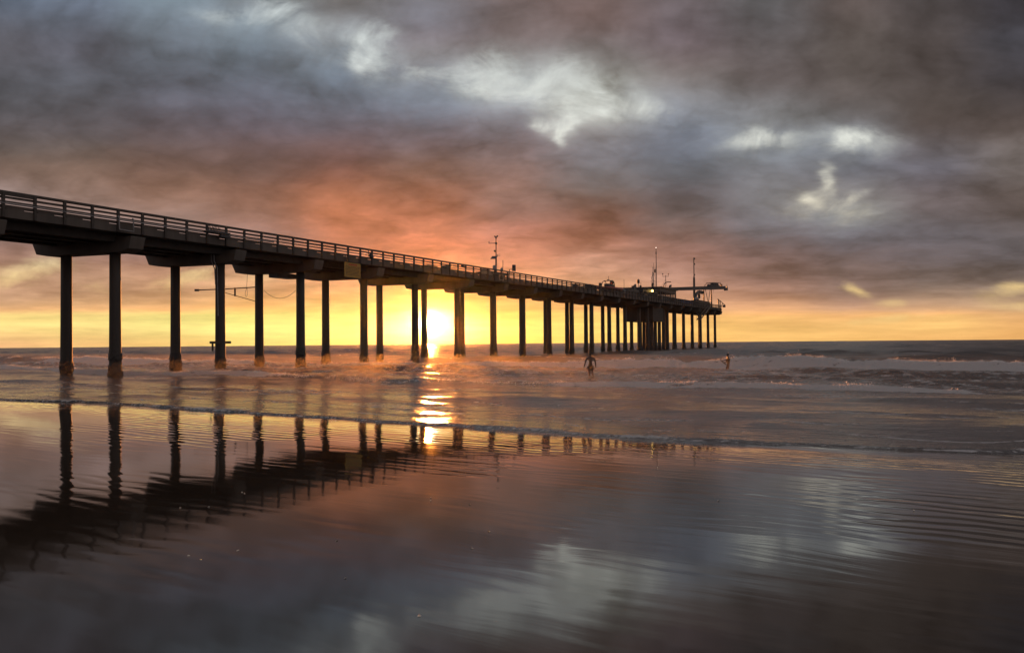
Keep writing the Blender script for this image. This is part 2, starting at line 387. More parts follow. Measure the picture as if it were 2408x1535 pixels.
def empty(name, loc, rz=0.0, **kw):
    o = bpy.data.objects.new(name, None); S.collection.objects.link(o)
    o.location = loc; o.rotation_euler = (0, 0, rz); o.empty_display_size = .3
    tag(o, **kw); return o

# ------------------------------------------------------------------ pier frame: s runs out to sea, q away from the camera side
TH = math.atan((2115 - 1204) / F); S0 = 55.15; BAY = 12.19; QN = 56.6; QF = 61.77; QC = 59.2
es = Vector((math.sin(TH), math.cos(TH), 0)); eq = Vector((-math.cos(TH), math.sin(TH), 0))
PHI = math.pi / 2 - TH
def rise(s): return .0052 * (s - 55)
def W3(s, q, z): p = es * s + eq * q; return Vector((p.x, p.y, z))
def at(x, y, q):                                   # point of the vertical plane at offset q seen in direction of a pixel
    d = pix_dir(x, y); c = Vector((0, 0, HC)); k = q / d.dot(eq); return c + d * k
def atY(x, y, Y):
    d = pix_dir(x, y); return Vector((0, 0, HC)) + d * (Y / d.y)
def sq(p): return p.dot(es), p.dot(eq)
def zd(s): return 11.5 + rise(s)

# ------------------------------------------------------------------ numpy noise
rng = np.random.RandomState(5)
PERM = rng.rand(256, 256)
def vnoise(x, y, seed=0):
    x = x + seed * 17.31; y = y + seed * 9.77
    xi = np.floor(x).astype(int); yi = np.floor(y).astype(int); xf = x - xi; yf = y - yi
    xf = xf * xf * xf * (xf * (xf * 6 - 15) + 10); yf = yf * yf * yf * (yf * (yf * 6 - 15) + 10)
    g = lambda a, b: PERM[a & 255, b & 255]
    return (g(xi, yi) * (1 - xf) + g(xi + 1, yi) * xf) * (1 - yf) + (g(xi, yi + 1) * (1 - xf) + g(xi + 1, yi + 1) * xf) * yf
def fbm(x, y, o=4, seed=0, gain=.5):
    r = 0; a = 1; t = 0
    for i in range(o): r = r + a * vnoise(x * 2 ** i, y * 2 ** i, seed + i * 3); t += a; a *= gain
    return r / t
def sst(x, a, b):
    k = np.clip((x - a) / (b - a), 0, 1); return k * k * (3 - 2 * k)
NS = (.6, .8)                                      # shore normal (out to sea)
def st_of(X, Y): return .6 * X + .8 * Y, .8 * X - .6 * Y
_sp = [(0, 940), (150, 943), (300, 950), (500, 965), (750, 980), (1000, 995), (1250, 1013), (1500, 1030), (1750, 1041), (2000, 1050), (2200, 1058), (2408, 1063)]
_t, _s = [], []
for (x, y) in _sp:
    d = pix_dir(x, y); k = -(HC + .08) / d.z; a, b = st_of(d.x * k, d.y * k); _s.append(a); _t.append(b)
_o = np.argsort(_t); _t = np.array(_t)[_o]; _s = np.array(_s)[_o]
def shore(t): return np.interp(t, _t, _s) + .5 * (fbm(t * .35, t * 0 + 2, 3, 4) - .5) * 1.0 + .34 * (fbm(t * 1.7, t * 0 + 6, 4, 5) - .5)

def grid_mesh(name, X, Y, Z, m, attr=None):
    nr, nc = X.shape
    me = bpy.data.meshes.new(name)
    co = np.stack([X, Y, Z], -1).reshape(-1, 3).astype(np.float32)
    idx = np.arange(nr * nc).reshape(nr, nc)
    q = np.stack([idx[:-1, :-1], idx[:-1, 1:], idx[1:, 1:], idx[1:, :-1]], -1).reshape(-1, 4).astype(np.int32)
    me.vertices.add(len(co)); me.vertices.foreach_set('co', co.ravel())
    me.loops.add(q.size); me.loops.foreach_set('vertex_index', q.ravel())
    me.polygons.add(len(q)); me.polygons.foreach_set('loop_start', np.arange(0, q.size, 4, dtype=np.int32))
    me.update(calc_edges=True)
    me.polygons.foreach_set('use_smooth', np.ones(len(q), dtype=bool))
    if attr is not None:
        for an, av in attr.items():
            a = me.attributes.new(an, 'FLOAT', 'POINT'); a.data.foreach_set('value', av.ravel().astype(np.float32))
    me.materials.append(m); me.validate(); return me

# ------------------------------------------------------------------ wet sand
def shore_coords(t):
    co = t.node('ShaderNodeTexCoord').outputs['Object']; p = t.sep(co)
    s_ = t.m('ADD', t.m('MULTIPLY', p[0], .6), t.m('MULTIPLY', p[1], .8))
    t_ = t.m('SUBTRACT', t.m('MULTIPLY', p[0], .8), t.m('MULTIPLY', p[1], .6))
    return s_, t_, co
m = bpy.data.materials.new('wet_sand'); m.use_nodes = True; t = NT(m.node_tree); p = m.node_tree.nodes['Principled BSDF']
s_, t_, co = shore_coords(t)
nb = t.noise(co, .35, 4, .5)
t.put(p.inputs['Base Color'], t.mix(t.mr(nb, .3, .7), (.026, .019, .014), (.038, .028, .020)))
grain = t.noise(co, 260, 2, .5)
lowf = t.noise(t.xyz(t.m('MULTIPLY', t_, .09), t.m('MULTIPLY', s_, .35), 0.0), 1.0, 3, .5)
t.put(p.inputs['Roughness'], t.mr(lowf, .35, .7, .018, .040))
p.inputs['IOR'].default_value = 1.40
wob = t.m('MULTIPLY', t.m('SUBTRACT', t.noise(co, .22, 2, .5), .5), 1.6)
sr = t.m('ADD', s_, wob)
rip1 = t.noise(t.xyz(t.m('MULTIPLY', t_, .42), t.m('MULTIPLY', sr, 3.9), 0.0), 1.0, 2, .45)
rip2 = t.noise(t.xyz(t.m('MULTIPLY', t_, .16), t.m('MULTIPLY', sr, .95), 5.0), 1.0, 2, .4)
rip3 = t.noise(t.xyz(t.m('MULTIPLY', t_, 1.6), t.m('MULTIPLY', sr, 11.0), 9.0), 1.0, 2, .5)
amp = t.m('MULTIPLY', t.m('ADD', t.mr(s_, 8.0, 13.5, .12, .42), t.mr(s_, 15.0, 19.0, .0, 1.2)), t.mr(t.noise(t.xyz(t.m('MULTIPLY', t_, .12), t.m('MULTIPLY', s_, .25), 7.0), 1.0, 2, .5), .35, .62, .25, 1.0))
h = t.m('MULTIPLY', t.m('MULTIPLY', rip1, .0095), amp)
h = t.m('ADD', h, t.m('MULTIPLY', rip2, t.mr(t_, -12, 2, .0045, .010)))
h = t.m('ADD', h, t.m('MULTIPLY', t.m('MULTIPLY', rip3, .0016), amp))
gate = t.mr(t.noise(t.xyz(t.m('MULTIPLY', t_, .16), t.m('MULTIPLY', s_, .22), 3.0), 1.0, 2, .5), .45, .64, .0, 1.0)
gate = t.m('MULTIPLY', gate, t.mr(s_, 7.5, 14.0, .20, 1.0))
ph = t.m('ADD', t.m('MULTIPLY', s_, 14.5), t.m('MULTIPLY', t.noise(t.xyz(t.m('MULTIPLY', t_, .5), t.m('MULTIPLY', s_, .8), 2.0), 1.0, 3, .5), 11.0))
h = t.m('ADD', h, t.m('MULTIPLY', t.m('MULTIPLY', t.m('SINE', ph), .0024), gate))
h = t.m('ADD', h, t.m('MULTIPLY', grain, .00003))
b = t.node('ShaderNodeBump'); b.inputs['Strength'].default_value = 1; b.inputs['Distance'].default_value = 1.0
t.put(b.inputs['Height'], h); t.put(p.inputs['Normal'], b.outputs[0])
SANDM = m
def axis(parts):
    out = []
    for a, b_, n in parts: out += list(np.linspace(a, b_, n, endpoint=False))
    out.append(parts[-1][1]); return np.array(out)
xs = axis([(-600, -60, 20), (-60, -20, 60), (-20, 20, 200), (20, 60, 60), (60, 600, 20)])
ys = axis([(-300, -10, 20), (-10, 2, 24), (2, 30, 200), (30, 70, 60), (70, 400, 20)])
X, Y = np.meshgrid(xs, ys)
ss, tt = st_of(X, Y)
Z = .010 * (fbm(tt * .05, ss * .18, 3, 2) - .5)
Z = Z - (.0028 * np.clip(ss - 14.5, 0, 6.5) ** 2) - .02 * np.clip(ss - shore(tt), 0, 200)
Z = Z + np.clip(-(ss - 1.5), 0, 200) * .035            # the beach climbs behind the camera
me = grid_mesh('beach_sand', X, Y, Z, SANDM)
tag(link('beach_sand', me), 'dark wet sand with a mirror film of water', 'beach', kind='structure')

# ------------------------------------------------------------------ sea
m = bpy.data.materials.new('sea_water'); m.use_nodes = True; t = NT(m.node_tree); p = m.node_tree.nodes['Principled BSDF']
s_, t_, co = shore_coords(t)
fo = t.node('ShaderNodeAttribute'); fo.attribute_name = 'foam'; fo = fo.outputs['Fac']
lac = t.noise(t.xyz(t.m('MULTIPLY', t_, 1.1), t.m('MULTIPLY', s_, 2.2), 0.0), 1.0, 6, .68)
lac2 = t.noise(t.xyz(t.m('MULTIPLY', t_, 6.), t.m('MULTIPLY', s_, 12.), 4.0), 1.0, 4, .6)
lace = t.m('ADD', t.m('MULTIPLY', lac, .72), t.m('MULTIPLY', lac2, .28))
thr = t.m('SUBTRACT', .82, t.m('MULTIPLY', fo, .62))
fm = t.mr(lace, t.m('SUBTRACT', thr, .05), t.m('ADD', thr, .07))
fm = t.m('MULTIPLY', fm, t.mr(fo, .02, .12))
p.inputs['Base Color'].default_value = (.03, .024, .022, 1)
t.put(p.inputs['Roughness'], t.mr(s_, 21, 65, .13, .22)); p.inputs['IOR'].default_value = 1.42
w1 = t.noise(t.xyz(t.m('MULTIPLY', t_, 1.7), t.m('MULTIPLY', s_, 2.6), 0.0), 1.0, 4, .6)
w2 = t.noise(t.xyz(t.m('MULTIPLY', t_, 5.0), t.m('MULTIPLY', s_, 11.), 0.0), 1.0, 3, .55)
w0 = t.noise(t.xyz(t.m('MULTIPLY', t_, .55), t.m('MULTIPLY', s_, 1.25), 8.0), 1.0, 3, .5)
hh = t.m('ADD', t.m('MULTIPLY', w1, .10), t.m('MULTIPLY', w2, .030))
hh = t.m('ADD', hh, t.m('MULTIPLY', w0, .20))
hh = t.m('MULTIPLY', hh, t.mr(s_, 21, 90, .62, 1.9))
bp = t.node('ShaderNodeBump'); bp.inputs['Strength'].default_value = 1; bp.inputs['Distance'].default_value = 1
t.put(bp.inputs['Height'], hh); t.put(p.inputs['Normal'], bp.outputs[0])
fd = t.node('ShaderNodeBsdfPrincipled'); fd.inputs['Base Color'].default_value = (.9, .89, .89, 1)
fd.inputs['Roughness'].default_value = .55; fd.inputs['IOR'].default_value = 1.2
bf = t.node('ShaderNodeBump'); bf.inputs['Strength'].default_value = 1; bf.inputs['Distance'].default_value = .17
t.put(bf.inputs['Height'], t.m('ADD', lace, t.noise(co, 3.0, 4, .65))); t.put(fd.inputs['Normal'], bf.outputs[0])
tl = t.node('ShaderNodeBsdfTranslucent'); tl.inputs[0].default_value = (.85, .82, .8, 1)
mf = t.node('ShaderNodeMixShader'); mf.inputs[0].default_value = .45
t.l.new(fd.outputs[0], mf.inputs[1]); t.l.new(tl.outputs[0], mf.inputs[2])
mx = t.node('ShaderNodeMixShader'); t.put(mx.inputs[0], t.m('MULTIPLY', fm, .9))
t.l.new(p.outputs[0], mx.inputs[1]); t.l.new(mf.outputs[0], mx.inputs[2])
t.l.new(mx.outputs[0], m.node_tree.nodes['Material Output'].inputs[0])
SEAM = m

az = np.radians(axis([(-100, -40, 40), (-40, 40, 1150), (40, 100, 40)]))
r = [14.0]
while r[-1] < 1900:
    d = r[-1]; r.append(d + (.10 + max(0, d - 16) * .0042 if d < 150 else .66 + (d - 150) * .02))
r = np.array(r)
A, Rr = np.meshgrid(az, r)
X = np.sin(A) * Rr; Y = np.cos(A) * Rr
ss, tt = st_of(X, Y)
sh = shore(tt); ds = ss - sh
rs = np.random.RandomState(11)
Z = np.zeros_like(X)
farf = sst(ds, 8, 60)
for i in range(46):                                   # open-water chop and swell
    L = 2.2 * (1.11 ** (i % 30)) * (1 + .2 * rs.rand()); a = math.radians(rs.normal(0, 28))
    kx = 2 * math.pi / L * (NS[0] * math.cos(a) - NS[1] * math.sin(a)); ky = 2 * math.pi / L * (NS[1] * math.cos(a) + NS[0] * math.sin(a))
    fade = np.clip(L / (Rr * .012 + .01), 0, 1.0) ** 1
    Z += .0060 * L ** .75 * np.sin(kx * X + ky * Y + rs.rand() * 7) * fade
Z *= (.30 + .70 * farf) * (1 - .45 * sst(Rr, 500, 2000))
Z *= .55 + .9 * fbm(X * .03, Y * .03, 2, 8)
Z += .075 * (fbm(tt * .45, ss * 1.1, 4, 1) - .5) * (.35 + .65 * sst(ds, 0, 14))
foam = np.zeros_like(X)
def crest(sc, width_sea, width_shore, height, var=.5, seed=0):
    d_ = ss - sc; w = np.where(d_ > 0, width_sea, width_shore)
    return height * np.exp(-(d_ / w) ** 2)
# main line of white water
scA = np.interp(tt, [-260, -145, -100, -49, -11, 60], [66, 67, 72, 77, 70, 70]) + 5 * (fbm(tt * .045, tt * 0, 3, 21) - .5) + 1.6 * (fbm(tt * .3, tt * 0 + 4, 2, 22) - .5)
hA = .62 * (.65 + .7 * fbm(tt * .08, tt * 0, 3, 23)) * (1 - .72 * sst(tt, -100, -88) * (1 - sst(tt, -64, -50)))
Z += hA * np.where(ss > scA, np.exp(-((ss - scA) / 3.2) ** 2), np.exp(-((ss - scA) / 1.5) ** 2))
runA = 6 + 7 * fbm(tt * .1, tt * 0, 3, 24)
lump = fbm(tt * .9, ss * .9, 4, 25)
bandA = sst(ss, scA - runA, scA - runA * .6) * (1 - sst(ss, scA + .2, scA + 1.2))
Z += bandA * (.34 * (lump - .35) + .22 * (fbm(tt * 2.6, ss * 2.6, 3, 28) - .5))
gapA = sst(fbm(tt * .035, tt * 0 + 9, 2, 26), .22, .42)
gapA = np.maximum(gapA, sst(tt, -60, -50))
foam = np.maximum(foam, bandA * (.42 + .75 * lump) * gapA)
# residue between the white water and the next line
res = sst(ss, 38, 46) * (1 - sst(ss, scA - 6, scA))
foam = np.maximum(foam, res * (.22 + .42 * fbm(tt * .10, ss * .35, 4, 27)))
# second, lower broken line nearer the beach
scB = 43.5 + 3.0 * (fbm(tt * .06, tt * 0, 3, 31) - .5) * 2 + 1.0 * (fbm(tt * .35, tt * 0 + 1, 2, 32) - .5)
hB = .30 * sst(fbm(tt * .06, tt * 0 + 5, 2, 33), .2, .6) * (1 - .75 * sst(tt, -58, -48) * (1 - sst(tt, -33, -24)))
Z += hB * np.where(ss > scB, np.exp(-((ss - scB) / 2.4) ** 2), np.exp(-((ss - scB) / .7) ** 2))
bandB = sst(ss, scB - 2.2, scB - .9) * (1 - sst(ss, scB + .3, scB + 1.0))
Z += bandB * .08 * (fbm(tt * 2.2, ss * 2.2, 3, 34) - .4)
foam = np.maximum(foam, bandB * (.42 + .75 * fbm(tt * .8, ss * .8, 3, 35)) * (.35 + .65 * sst(hB, .05, .25)))
# low swash lines
for k, (c0, hh_, sd) in enumerate([(36.5, .10, 41), (31.0, .07, 42), (26.5, .035, 43), (51.5, .22, 44), (57, .2, 45), (62.5, .22, 46)]):
    sc = c0 + 3.5 * (fbm(tt * .07, tt * 0, 3, sd) - .5) * 2; hk = hh_ * sst(fbm(tt * .09, tt * 0 + 7, 2, sd + 9), .3, .65)
    Z += hk * np.where(ss > sc, np.exp(-((ss - sc) / 1.8) ** 2), np.exp(-((ss - sc) / .55) ** 2))
    foam = np.maximum(foam, np.exp(-((ss - sc + .1) / .5) ** 2) * hk / hh_ * (.15 + .5 * fbm(tt * 1.2, ss * 1.2, 3, sd + 3)) * (1.0 if c0 > 34 else .6))
# unbroken swells out past the surf
for c0, hh_, wd, sd, lo in [(93, .72, 4.0, 51, -75), (118, .5, 5, 52, -200), (150, .5, 6, 53, -300), (196, .5, 7, 54, -400)]:
    sc = c0 + 6 * (fbm(tt * .03, tt * 0, 3, sd) - .5) * 2; hk = hh_ * sst(fbm(tt * .03, tt * 0 + 3, 2, sd + 5), .25, .6) * sst(tt, lo - 12, lo + 12)
    Z += hk * np.where(ss > sc, np.exp(-((ss - sc) / wd / 1.5) ** 2), np.exp(-((ss - sc) / wd) ** 2))
    foam = np.maximum(foam, np.exp(-((ss - sc + .6) / .5) ** 2) * sst(fbm(tt * .25, tt * 0, 3, sd + 8), .55, .7) * .55)
# swash front on the sand
fr = np.exp(-((ds - .35) / .30) ** 2)
Z = Z * sst(ds, .0, 4) + .045 * sst(ds, -.12, .30) - .03 * (1 - sst(ds, -.4, .0)) + .030 * fr * (.15 + .85 * sst(fbm(tt * .30, tt * 0 + 5, 3, 68), .38, .62)) * (.4 + 1.1 * fbm(tt * 2.2, ss * 2.2, 3, 61))
strong = .15 + .85 * sst(fbm(tt * .30, tt * 0 + 5, 3, 68), .38, .62)
zone = strong * sst(ds, -.05, .12) * (1 - sst(ds, .3, .5 + 4.5 * fbm(tt * .35, tt * 0 + 2, 3, 67)))
foam = np.maximum(foam, zone * (.20 + .55 * fbm(tt * 1.6, ss * 1.6, 4, 62)))
foam = np.maximum(foam, np.exp(-((ds - .08) / .07) ** 2) * (.35 + .6 * fbm(tt * 2.5, ds * 0, 3, 66)))
for off_, sd_ in ((2.2, 81), (4.6, 83), (8.0, 85)):
    ln = ds - off_ - 2.4 * (fbm(tt * .22, tt * 0, 3, sd_) - .5)
    foam = np.maximum(foam, np.exp(-(ln / .14) ** 2) * .75 * sst(fbm(tt * .5, tt * 0 + 2, 3, sd_ + 1), .42, .62))
foam = np.maximum(foam, sst(ds, 1, 3) * (1 - sst(ss, 40, 46)) * (.05 + .42 * sst(fbm(tt * .14, ss * .4, 4, 63), .42, .75)))
lw = np.exp(-(((tt + 5.2 + 1.6) / 1.3) ** 2)) * np.exp(-((ds - .5) / .3) ** 2)
Z = Z - .0028 * np.clip(sh - 14.5, 0, 6.5) ** 2 * (1 - sst(ds, .5, 9))
Z = np.where(ds < -.6, -.35, Z)
Z = np.where(Rr > 1850, 0, Z)
me = grid_mesh('sea', X, Y, Z, SEAM, {'foam': foam})
tag(link('sea', me), 'brown grey sea with broken surf lines', 'sea', kind='structure')
def sea_height(x, y):
    a = math.atan2(x, y); rr = math.hypot(x, y); i = int(np.argmin(abs(r - rr))); j = int(np.argmin(abs(az - a))); return float(Z[i, j])

# droplets thrown up along the breaking crests, lit from behind by the sun
m = bpy.data.materials.new('sea_spray'); m.use_nodes = True; nt = m.node_tree; nt.nodes.clear()
tl = nt.nodes.new('ShaderNodeBsdfTranslucent'); tl.inputs[0].default_value = (.9, .9, .9, 1)
df = nt.nodes.new('ShaderNodeBsdfDiffuse'); df.inputs[0].default_value = (.8, .8, .8, 1)
mx = nt.nodes.new('ShaderNodeMixShader'); mx.inputs[0].default_value = .2
ou = nt.nodes.new('ShaderNodeOutputMaterial')
nt.links.new(tl.outputs[0], mx.inputs[1]); nt.links.new(df.outputs[0], mx.inputs[2]); nt.links.new(mx.outputs[0], ou.inputs[0])
SPRAY = m
def Sea(X_, Y_):
    a_ = np.arctan2(X_, Y_); r_ = np.hypot(X_, Y_)
    return Z[np.clip(np.searchsorted(r, r_), 0, len(r) - 1), np.clip(np.searchsorted(az, a_), 0, len(az) - 1)]
rs = np.random.RandomState(3); P_ = []
def spray_line(scfun, t0, t1, n, hgt, seed, thr):
    tq = rs.uniform(t0, t1, n * 4); en = fbm(tq * .55, tq * 0 + 3, 3, seed); big = fbm(tq * .12, tq * 0 + 1, 2, seed + 1)
    keep = en + .5 * big > thr; tq = tq[keep][:n]; en = en[keep][:n]; big = big[keep][:n]
    sq_ = scfun(tq) + rs.normal(0, .28, len(tq)) - .2
    X_ = .6 * sq_ + .8 * tq; Y_ = .8 * sq_ - .6 * tq
    z_ = Sea(X_, Y_) + np.abs(rs.exponential(1, len(tq))) * hgt * np.clip((en - .3) * 2.2, .1, 2)
    P_.append(np.stack([X_, Y_, z_], -1))
fA = lambda q_: np.interp(q_, [-260, -145, -100, -49, -11, 60], [66, 67, 72, 77, 70, 70]) + 5 * (fbm(q_ * .045, q_ * 0, 3, 21) - .5) + 1.6 * (fbm(q_ * .3, q_ * 0 + 4, 2, 22) - .5)
fB = lambda q_: 43.5 + 3.0 * (fbm(q_ * .06, q_ * 0, 3, 31) - .5) * 2 + 1.0 * (fbm(q_ * .35, q_ * 0 + 1, 2, 32) - .5)
spray_line(fA, -150, 45, 36000, .07, 71, .58)
spray_line(fB, -110, 25, 9000, .035, 75, .78)
P_ = np.concatenate(P_); n = len(P_)
tri = rs.normal(0, 1, (n, 3, 3)); tri /= np.linalg.norm(tri, axis=2, keepdims=True); tri *= rs.uniform(.015, .055, (n, 1, 1))
co_ = (P_[:, None, :] + tri).reshape(-1, 3)
me = bpy.data.meshes.new('sea_spray'); me.vertices.add(n * 3); me.vertices.foreach_set('co', co_.astype(np.float32).ravel())
me.loops.add(n * 3); me.loops.foreach_set('vertex_index', np.arange(n * 3, dtype=np.int32)); me.polygons.add(n); me.polygons.foreach_set('loop_start', np.arange(0, n * 3, 3, dtype=np.int32))
me.update(calc_edges=True); me.materials.append(SPRAY)
tag(link('sea_spray', me), 'fine droplets thrown up along the breaking wave crests', 'spray', kind='stuff')

# ------------------------------------------------------------------ the pier
K0, K1 = -5, 22
SA, SB = -30.0, 311.5
pier = empty('pier', (*W3(S0, QC, 0)[:2], 0), PHI, label='long concrete pier on round piles running out over the surf', cat='pier')
def L3(s, q, z): return Vector((s - S0, q - QC, z))           # pier-local point, rise added by caller
def Lr(s, q, z): return Vector((s - S0, q - QC, z + rise(s)))
mb = MB(); mb.span(Lr(SA, QC, 11.25), Lr(SB, QC, 11.25), 9.1, .5); mb.build('deck_slab', CONC2, pier)
for sgn in (-1, 1):
    mb = MB(); q = QC + sgn * 4.71
    mb.span(Lr(SA, q, 11.27), Lr(SB, q, 11.27), .32, .56)
    mb.build('edge_beam', CONC, pier)
    mb = MB(); mb.span(Lr(SA, q, 11.725), Lr(SB, q, 11.725), .28, .19)
    s = SA + .6
    while s < SB:
        mb.span(Lr(s, q, 11.59), Lr(s + 1.35 if sgn < 0 else s + 1.9, q, 11.59), .26, .082); s += 2.438
    mb.build('curb', CONC, pier)
for dq in (-3.1, -1.05, 1.05, 3.1):
    mb = MB()
    mb.prism([L3(S0, QC + dq - .34, 10.42), L3(S0, QC + dq + .34, 10.42), L3(S0, QC + dq + .22, 11.0), L3(S0, QC + dq - .22, 11.0)],
             (SA - S0, 0, rise(SA)), (SB - S0, 0, rise(SB)))
    mb.build('girder', CONC2, pier)
cap = MB()
prof = [(-5.0, 10.8), (-4.75, 9.86), (-3.9, 9.62), (3.9, 9.62), (5.05, 9.80), (5.55, 10.8)]
cap.prism([(0, a, z) for a, z in prof], (-.75, 0, 0), (.75, 0, 0))
cap_me = cap.mesh('pile_cap', CONC, bevel=.03)
def pile_mesh(seed):
    mb = MB(); rr = random.Random(seed); n = 16
    zs = [-6, 0, 2.2, 4.5, 7, 9.66]; rad = [.45, .45, .45, .435, .425, .42]
    mb.tube([(0, 0, z) for z in zs], rad, n)
    return mb.mesh('pile', PILEM, smooth=True)
def growth_mesh(seed, top):
    rr = random.Random(seed); mb = MB(); n = 22; vs = []; fs = []; rows = 22
    for i in range(rows):
        z = -1.5 + (top + 1.5) * i / (rows - 1); k = i / (rows - 1)
        base = .515 + .05 * math.sin(seed * 2 + k * 9) * (k < .8) if k < .8 else .515 - .06 * (k - .8) / .2
        for j in range(n):
            a = 2 * math.pi * j / n; rd = base + rr.uniform(-.045, .05) * (1 if k < .95 else .3)
            vs.append((math.cos(a) * rd, math.sin(a) * rd, z + rr.uniform(-.04, .04)))
    for i in range(rows - 1):
        for j in range(n): fs.append((i * n + j, i * n + (j + 1) % n, (i + 1) * n + (j + 1) % n, (i + 1) * n + j))
    fs.append(tuple(range((rows - 1) * n, rows * n))); mb.add(vs, fs); return mb.mesh('mussel_growth', GROW)
pile_me = [pile_mesh(i) for i in range(2)]
grow_me = [growth_mesh(i, 1.35 + .35 * (i % 3)) for i in range(4)]
def add_pile(s, q, i):
    o = link('pile', pile_me[i % 2], pier, (s - S0, q - QC, rise(s))); o.rotation_euler = (0, 0, i * 1.3)
    g = link('mussel_growth', grow_me[i % 4], o, (0, 0, -rise(s))); g.rotation_euler = (0, 0, i * 2.1)
    return o
i = 0
for k in range(K0, K1):
    s = S0 + k * BAY
    if s < -25 and False: continue
    link('pile_cap', cap_me, pier, (s - S0, 0, rise(s)))
    for q in (QN, QF): add_pile(s, q, i); i += 1
# denser piles and a hanging enclosure below the laboratory
for k, qs in ((13.67, (QN + .1,)), (14.33, (QN + .1,)), (14.67, (QN + .1, QF - .1)), (15.4, (QN + .1, QF - .1))):
    for q in qs: add_pile(S0 + k * BAY, q, i); i += 1
mb = MB(); mb.box(L3(229, QC, 9.2), (11, 7.0, 3.4)); mb.box(L3(229, QC, 7.42), (11.4, 7.4, .2))
mb.build('service_enclosure', CONC2, pier)
# near and far railings
def railing(q, n_keep, first):
    rl = MB(); sg = -1 if q < QC else 1
    a, b_ = Lr(SA, q, 12.66), Lr(SB, q, 12.66); rl.tube([a, b_], .105, 10)
    r0 = rl.build('railing', TIMB, pier)
    mb = MB(); mb.span(Lr(SA, q + .02, 12.33), Lr(SB, q + .02, 12.33), .06, .15); mb.build('mid_rail', TIMB, r0)
    mb = MB(); mb.tube([Lr(SA, q + sg * .17, 12.02), Lr(SB, q + sg * .17, 12.02)], .055, 8); mb.build('utility_pipe', STEEL, r0)
    mb = MB(); mb.tube([Lr(SA, q + sg * .19, 11.90), Lr(72.0, q + sg * .19, 11.90)], .05, 8); mb.build('utility_pipe', PALE, r0)
    pm = MB(); pm.box((0, 0, 11.81), (.21, .16, 1.62)); me = pm.mesh('post', TIMB, bevel=.012)
    lst = []; s = 53.2 - 2.438 * int((53.2 - SA) / 2.438)
    while s < SB - .3: lst.append(s); s += 2.438
    vis = [s for s in lst if s > 36]; rest = [s for s in lst if s <= 36] + vis[n_keep:]
    for s in vis[:n_keep]: link('post', me, r0, (s - S0, q + sg * .09 - QC, rise(s)))
    mb = MB()
    for s in rest: mb.box((s - S0, q + sg * .09 - QC, 11.81 + rise(s)), (.21, .16, 1.62))
    tag(mb.build('post', TIMB, r0), kind='stuff')
    return r0
railing(QC - 4.82, 100, True)
railing(QC + 4.82, 0, False)
# board doubled on the first bays of top rail
mb = MB(); mb.span(Lr(SA, QC - 4.9, 12.56), Lr(45.8, QC - 4.9, 12.56), .07, .26); mb.build('rail_board', TIMB, pier)
# conduit down the second bent, clamp near the water
s2 = S0 + BAY
mb = MB(); mb.tube([L3(s2 - .95, QN - .1, 10.95), L3(s2 - .9, QN - .1, 9.9), L3(s2 - .62, QN - .2, 9.3), L3(s2 - .52, QN - .2, 5.0)], .05, 6)
mb.tube([L3(s2 - .95, QN + .2, 10.95), L3(s2 - .9, QN + .2, 9.9), L3(s2 - .6, QN + .1, 9.2), L3(s2 - .5, QN + .1, 7.8)], .05, 6)
mb.build('conduit', PALE, pier)
mb = MB(); mb.box(L3(s2 - .5, QN, 2.62), (.1, 1.5, .22)); mb.box(L3(s2 + .5, QN, 2.62), (.1, 1.5, .22)); mb.box(L3(s2 - .5, QN + .45, 2.2), (.08, .16, .7))
mb.build('timber_clamp', TIMB, pier)
c = at(666, 649, QC + .5); sc_, qc_ = sq(c)
mb = MB(); mb.box(L3(sc_, qc_, c.z), (3.3, 1.2, .5)); mb.build('hanging_tray', STEEL, pier)
# grey end wall and stair at the head
mb = MB(); mb.box(Lr(SB - .15, QC, 11.0), (.3, 9.5, 1.6)); mb.build('end_wall', CONC, pier)
st_ = MB()
a = at(1664, 722, QC - 5.6); b2 = at(1640, 752, QC - 5.6)
sa, _ = sq(a); sb, _ = sq(b2)
for dq in (-.5, .5):
    st_.span(L3(sa, QC - 5.9 + dq, a.z), L3(sb, QC - 5.9 + dq, b2.z), .1, .4)
    st_.span(L3(sa, QC - 5.9 + dq, a.z + 1.1), L3(sb, QC - 5.9 + dq, b2.z + 1.1), .07, .07)
for k in range(14):
    f = (k + .5) / 14; st_.box(L3(sa + (sb - sa) * f, QC - 5.9, a.z + (b2.z - a.z) * f), (.5, 1.0, .06))
for f in (0, .25, .5, .75, 1):
    for dq in (-.5, .5): st_.span(L3(sa + (sb - sa) * f, QC - 5.9 + dq, a.z + (b2.z - a.z) * f), L3(sa + (sb - sa) * f, QC - 5.9 + dq, a.z + (b2.z - a.z) * f + 1.1), .06, .06)
for f in (.1, .55, .95): st_.span(L3(sa + (sb - sa) * f, QC - 5.9, a.z + (b2.z - a.z) * f), L3(sa + (sb - sa) * f + 1.5, QC - 4.6, 10.6 + rise(sa)), .14, .14)
st_.build('stairway', STEEL, pier)

def plc(p): return (p.x, p.y, p.z)
# ------------------------------------------------------------------ things on and under the pier
# helper: thing whose mesh is given in world metres relative to base point, axes (along pier, away from camera, up)
def thing(name, base, label, cat, group=None):
    return empty(name, base, PHI, label=label, cat=cat, group=group)
def rel(base, p): d = Vector(p) - Vector(base); return Vector((d.dot(es), d.dot(eq), d.z))

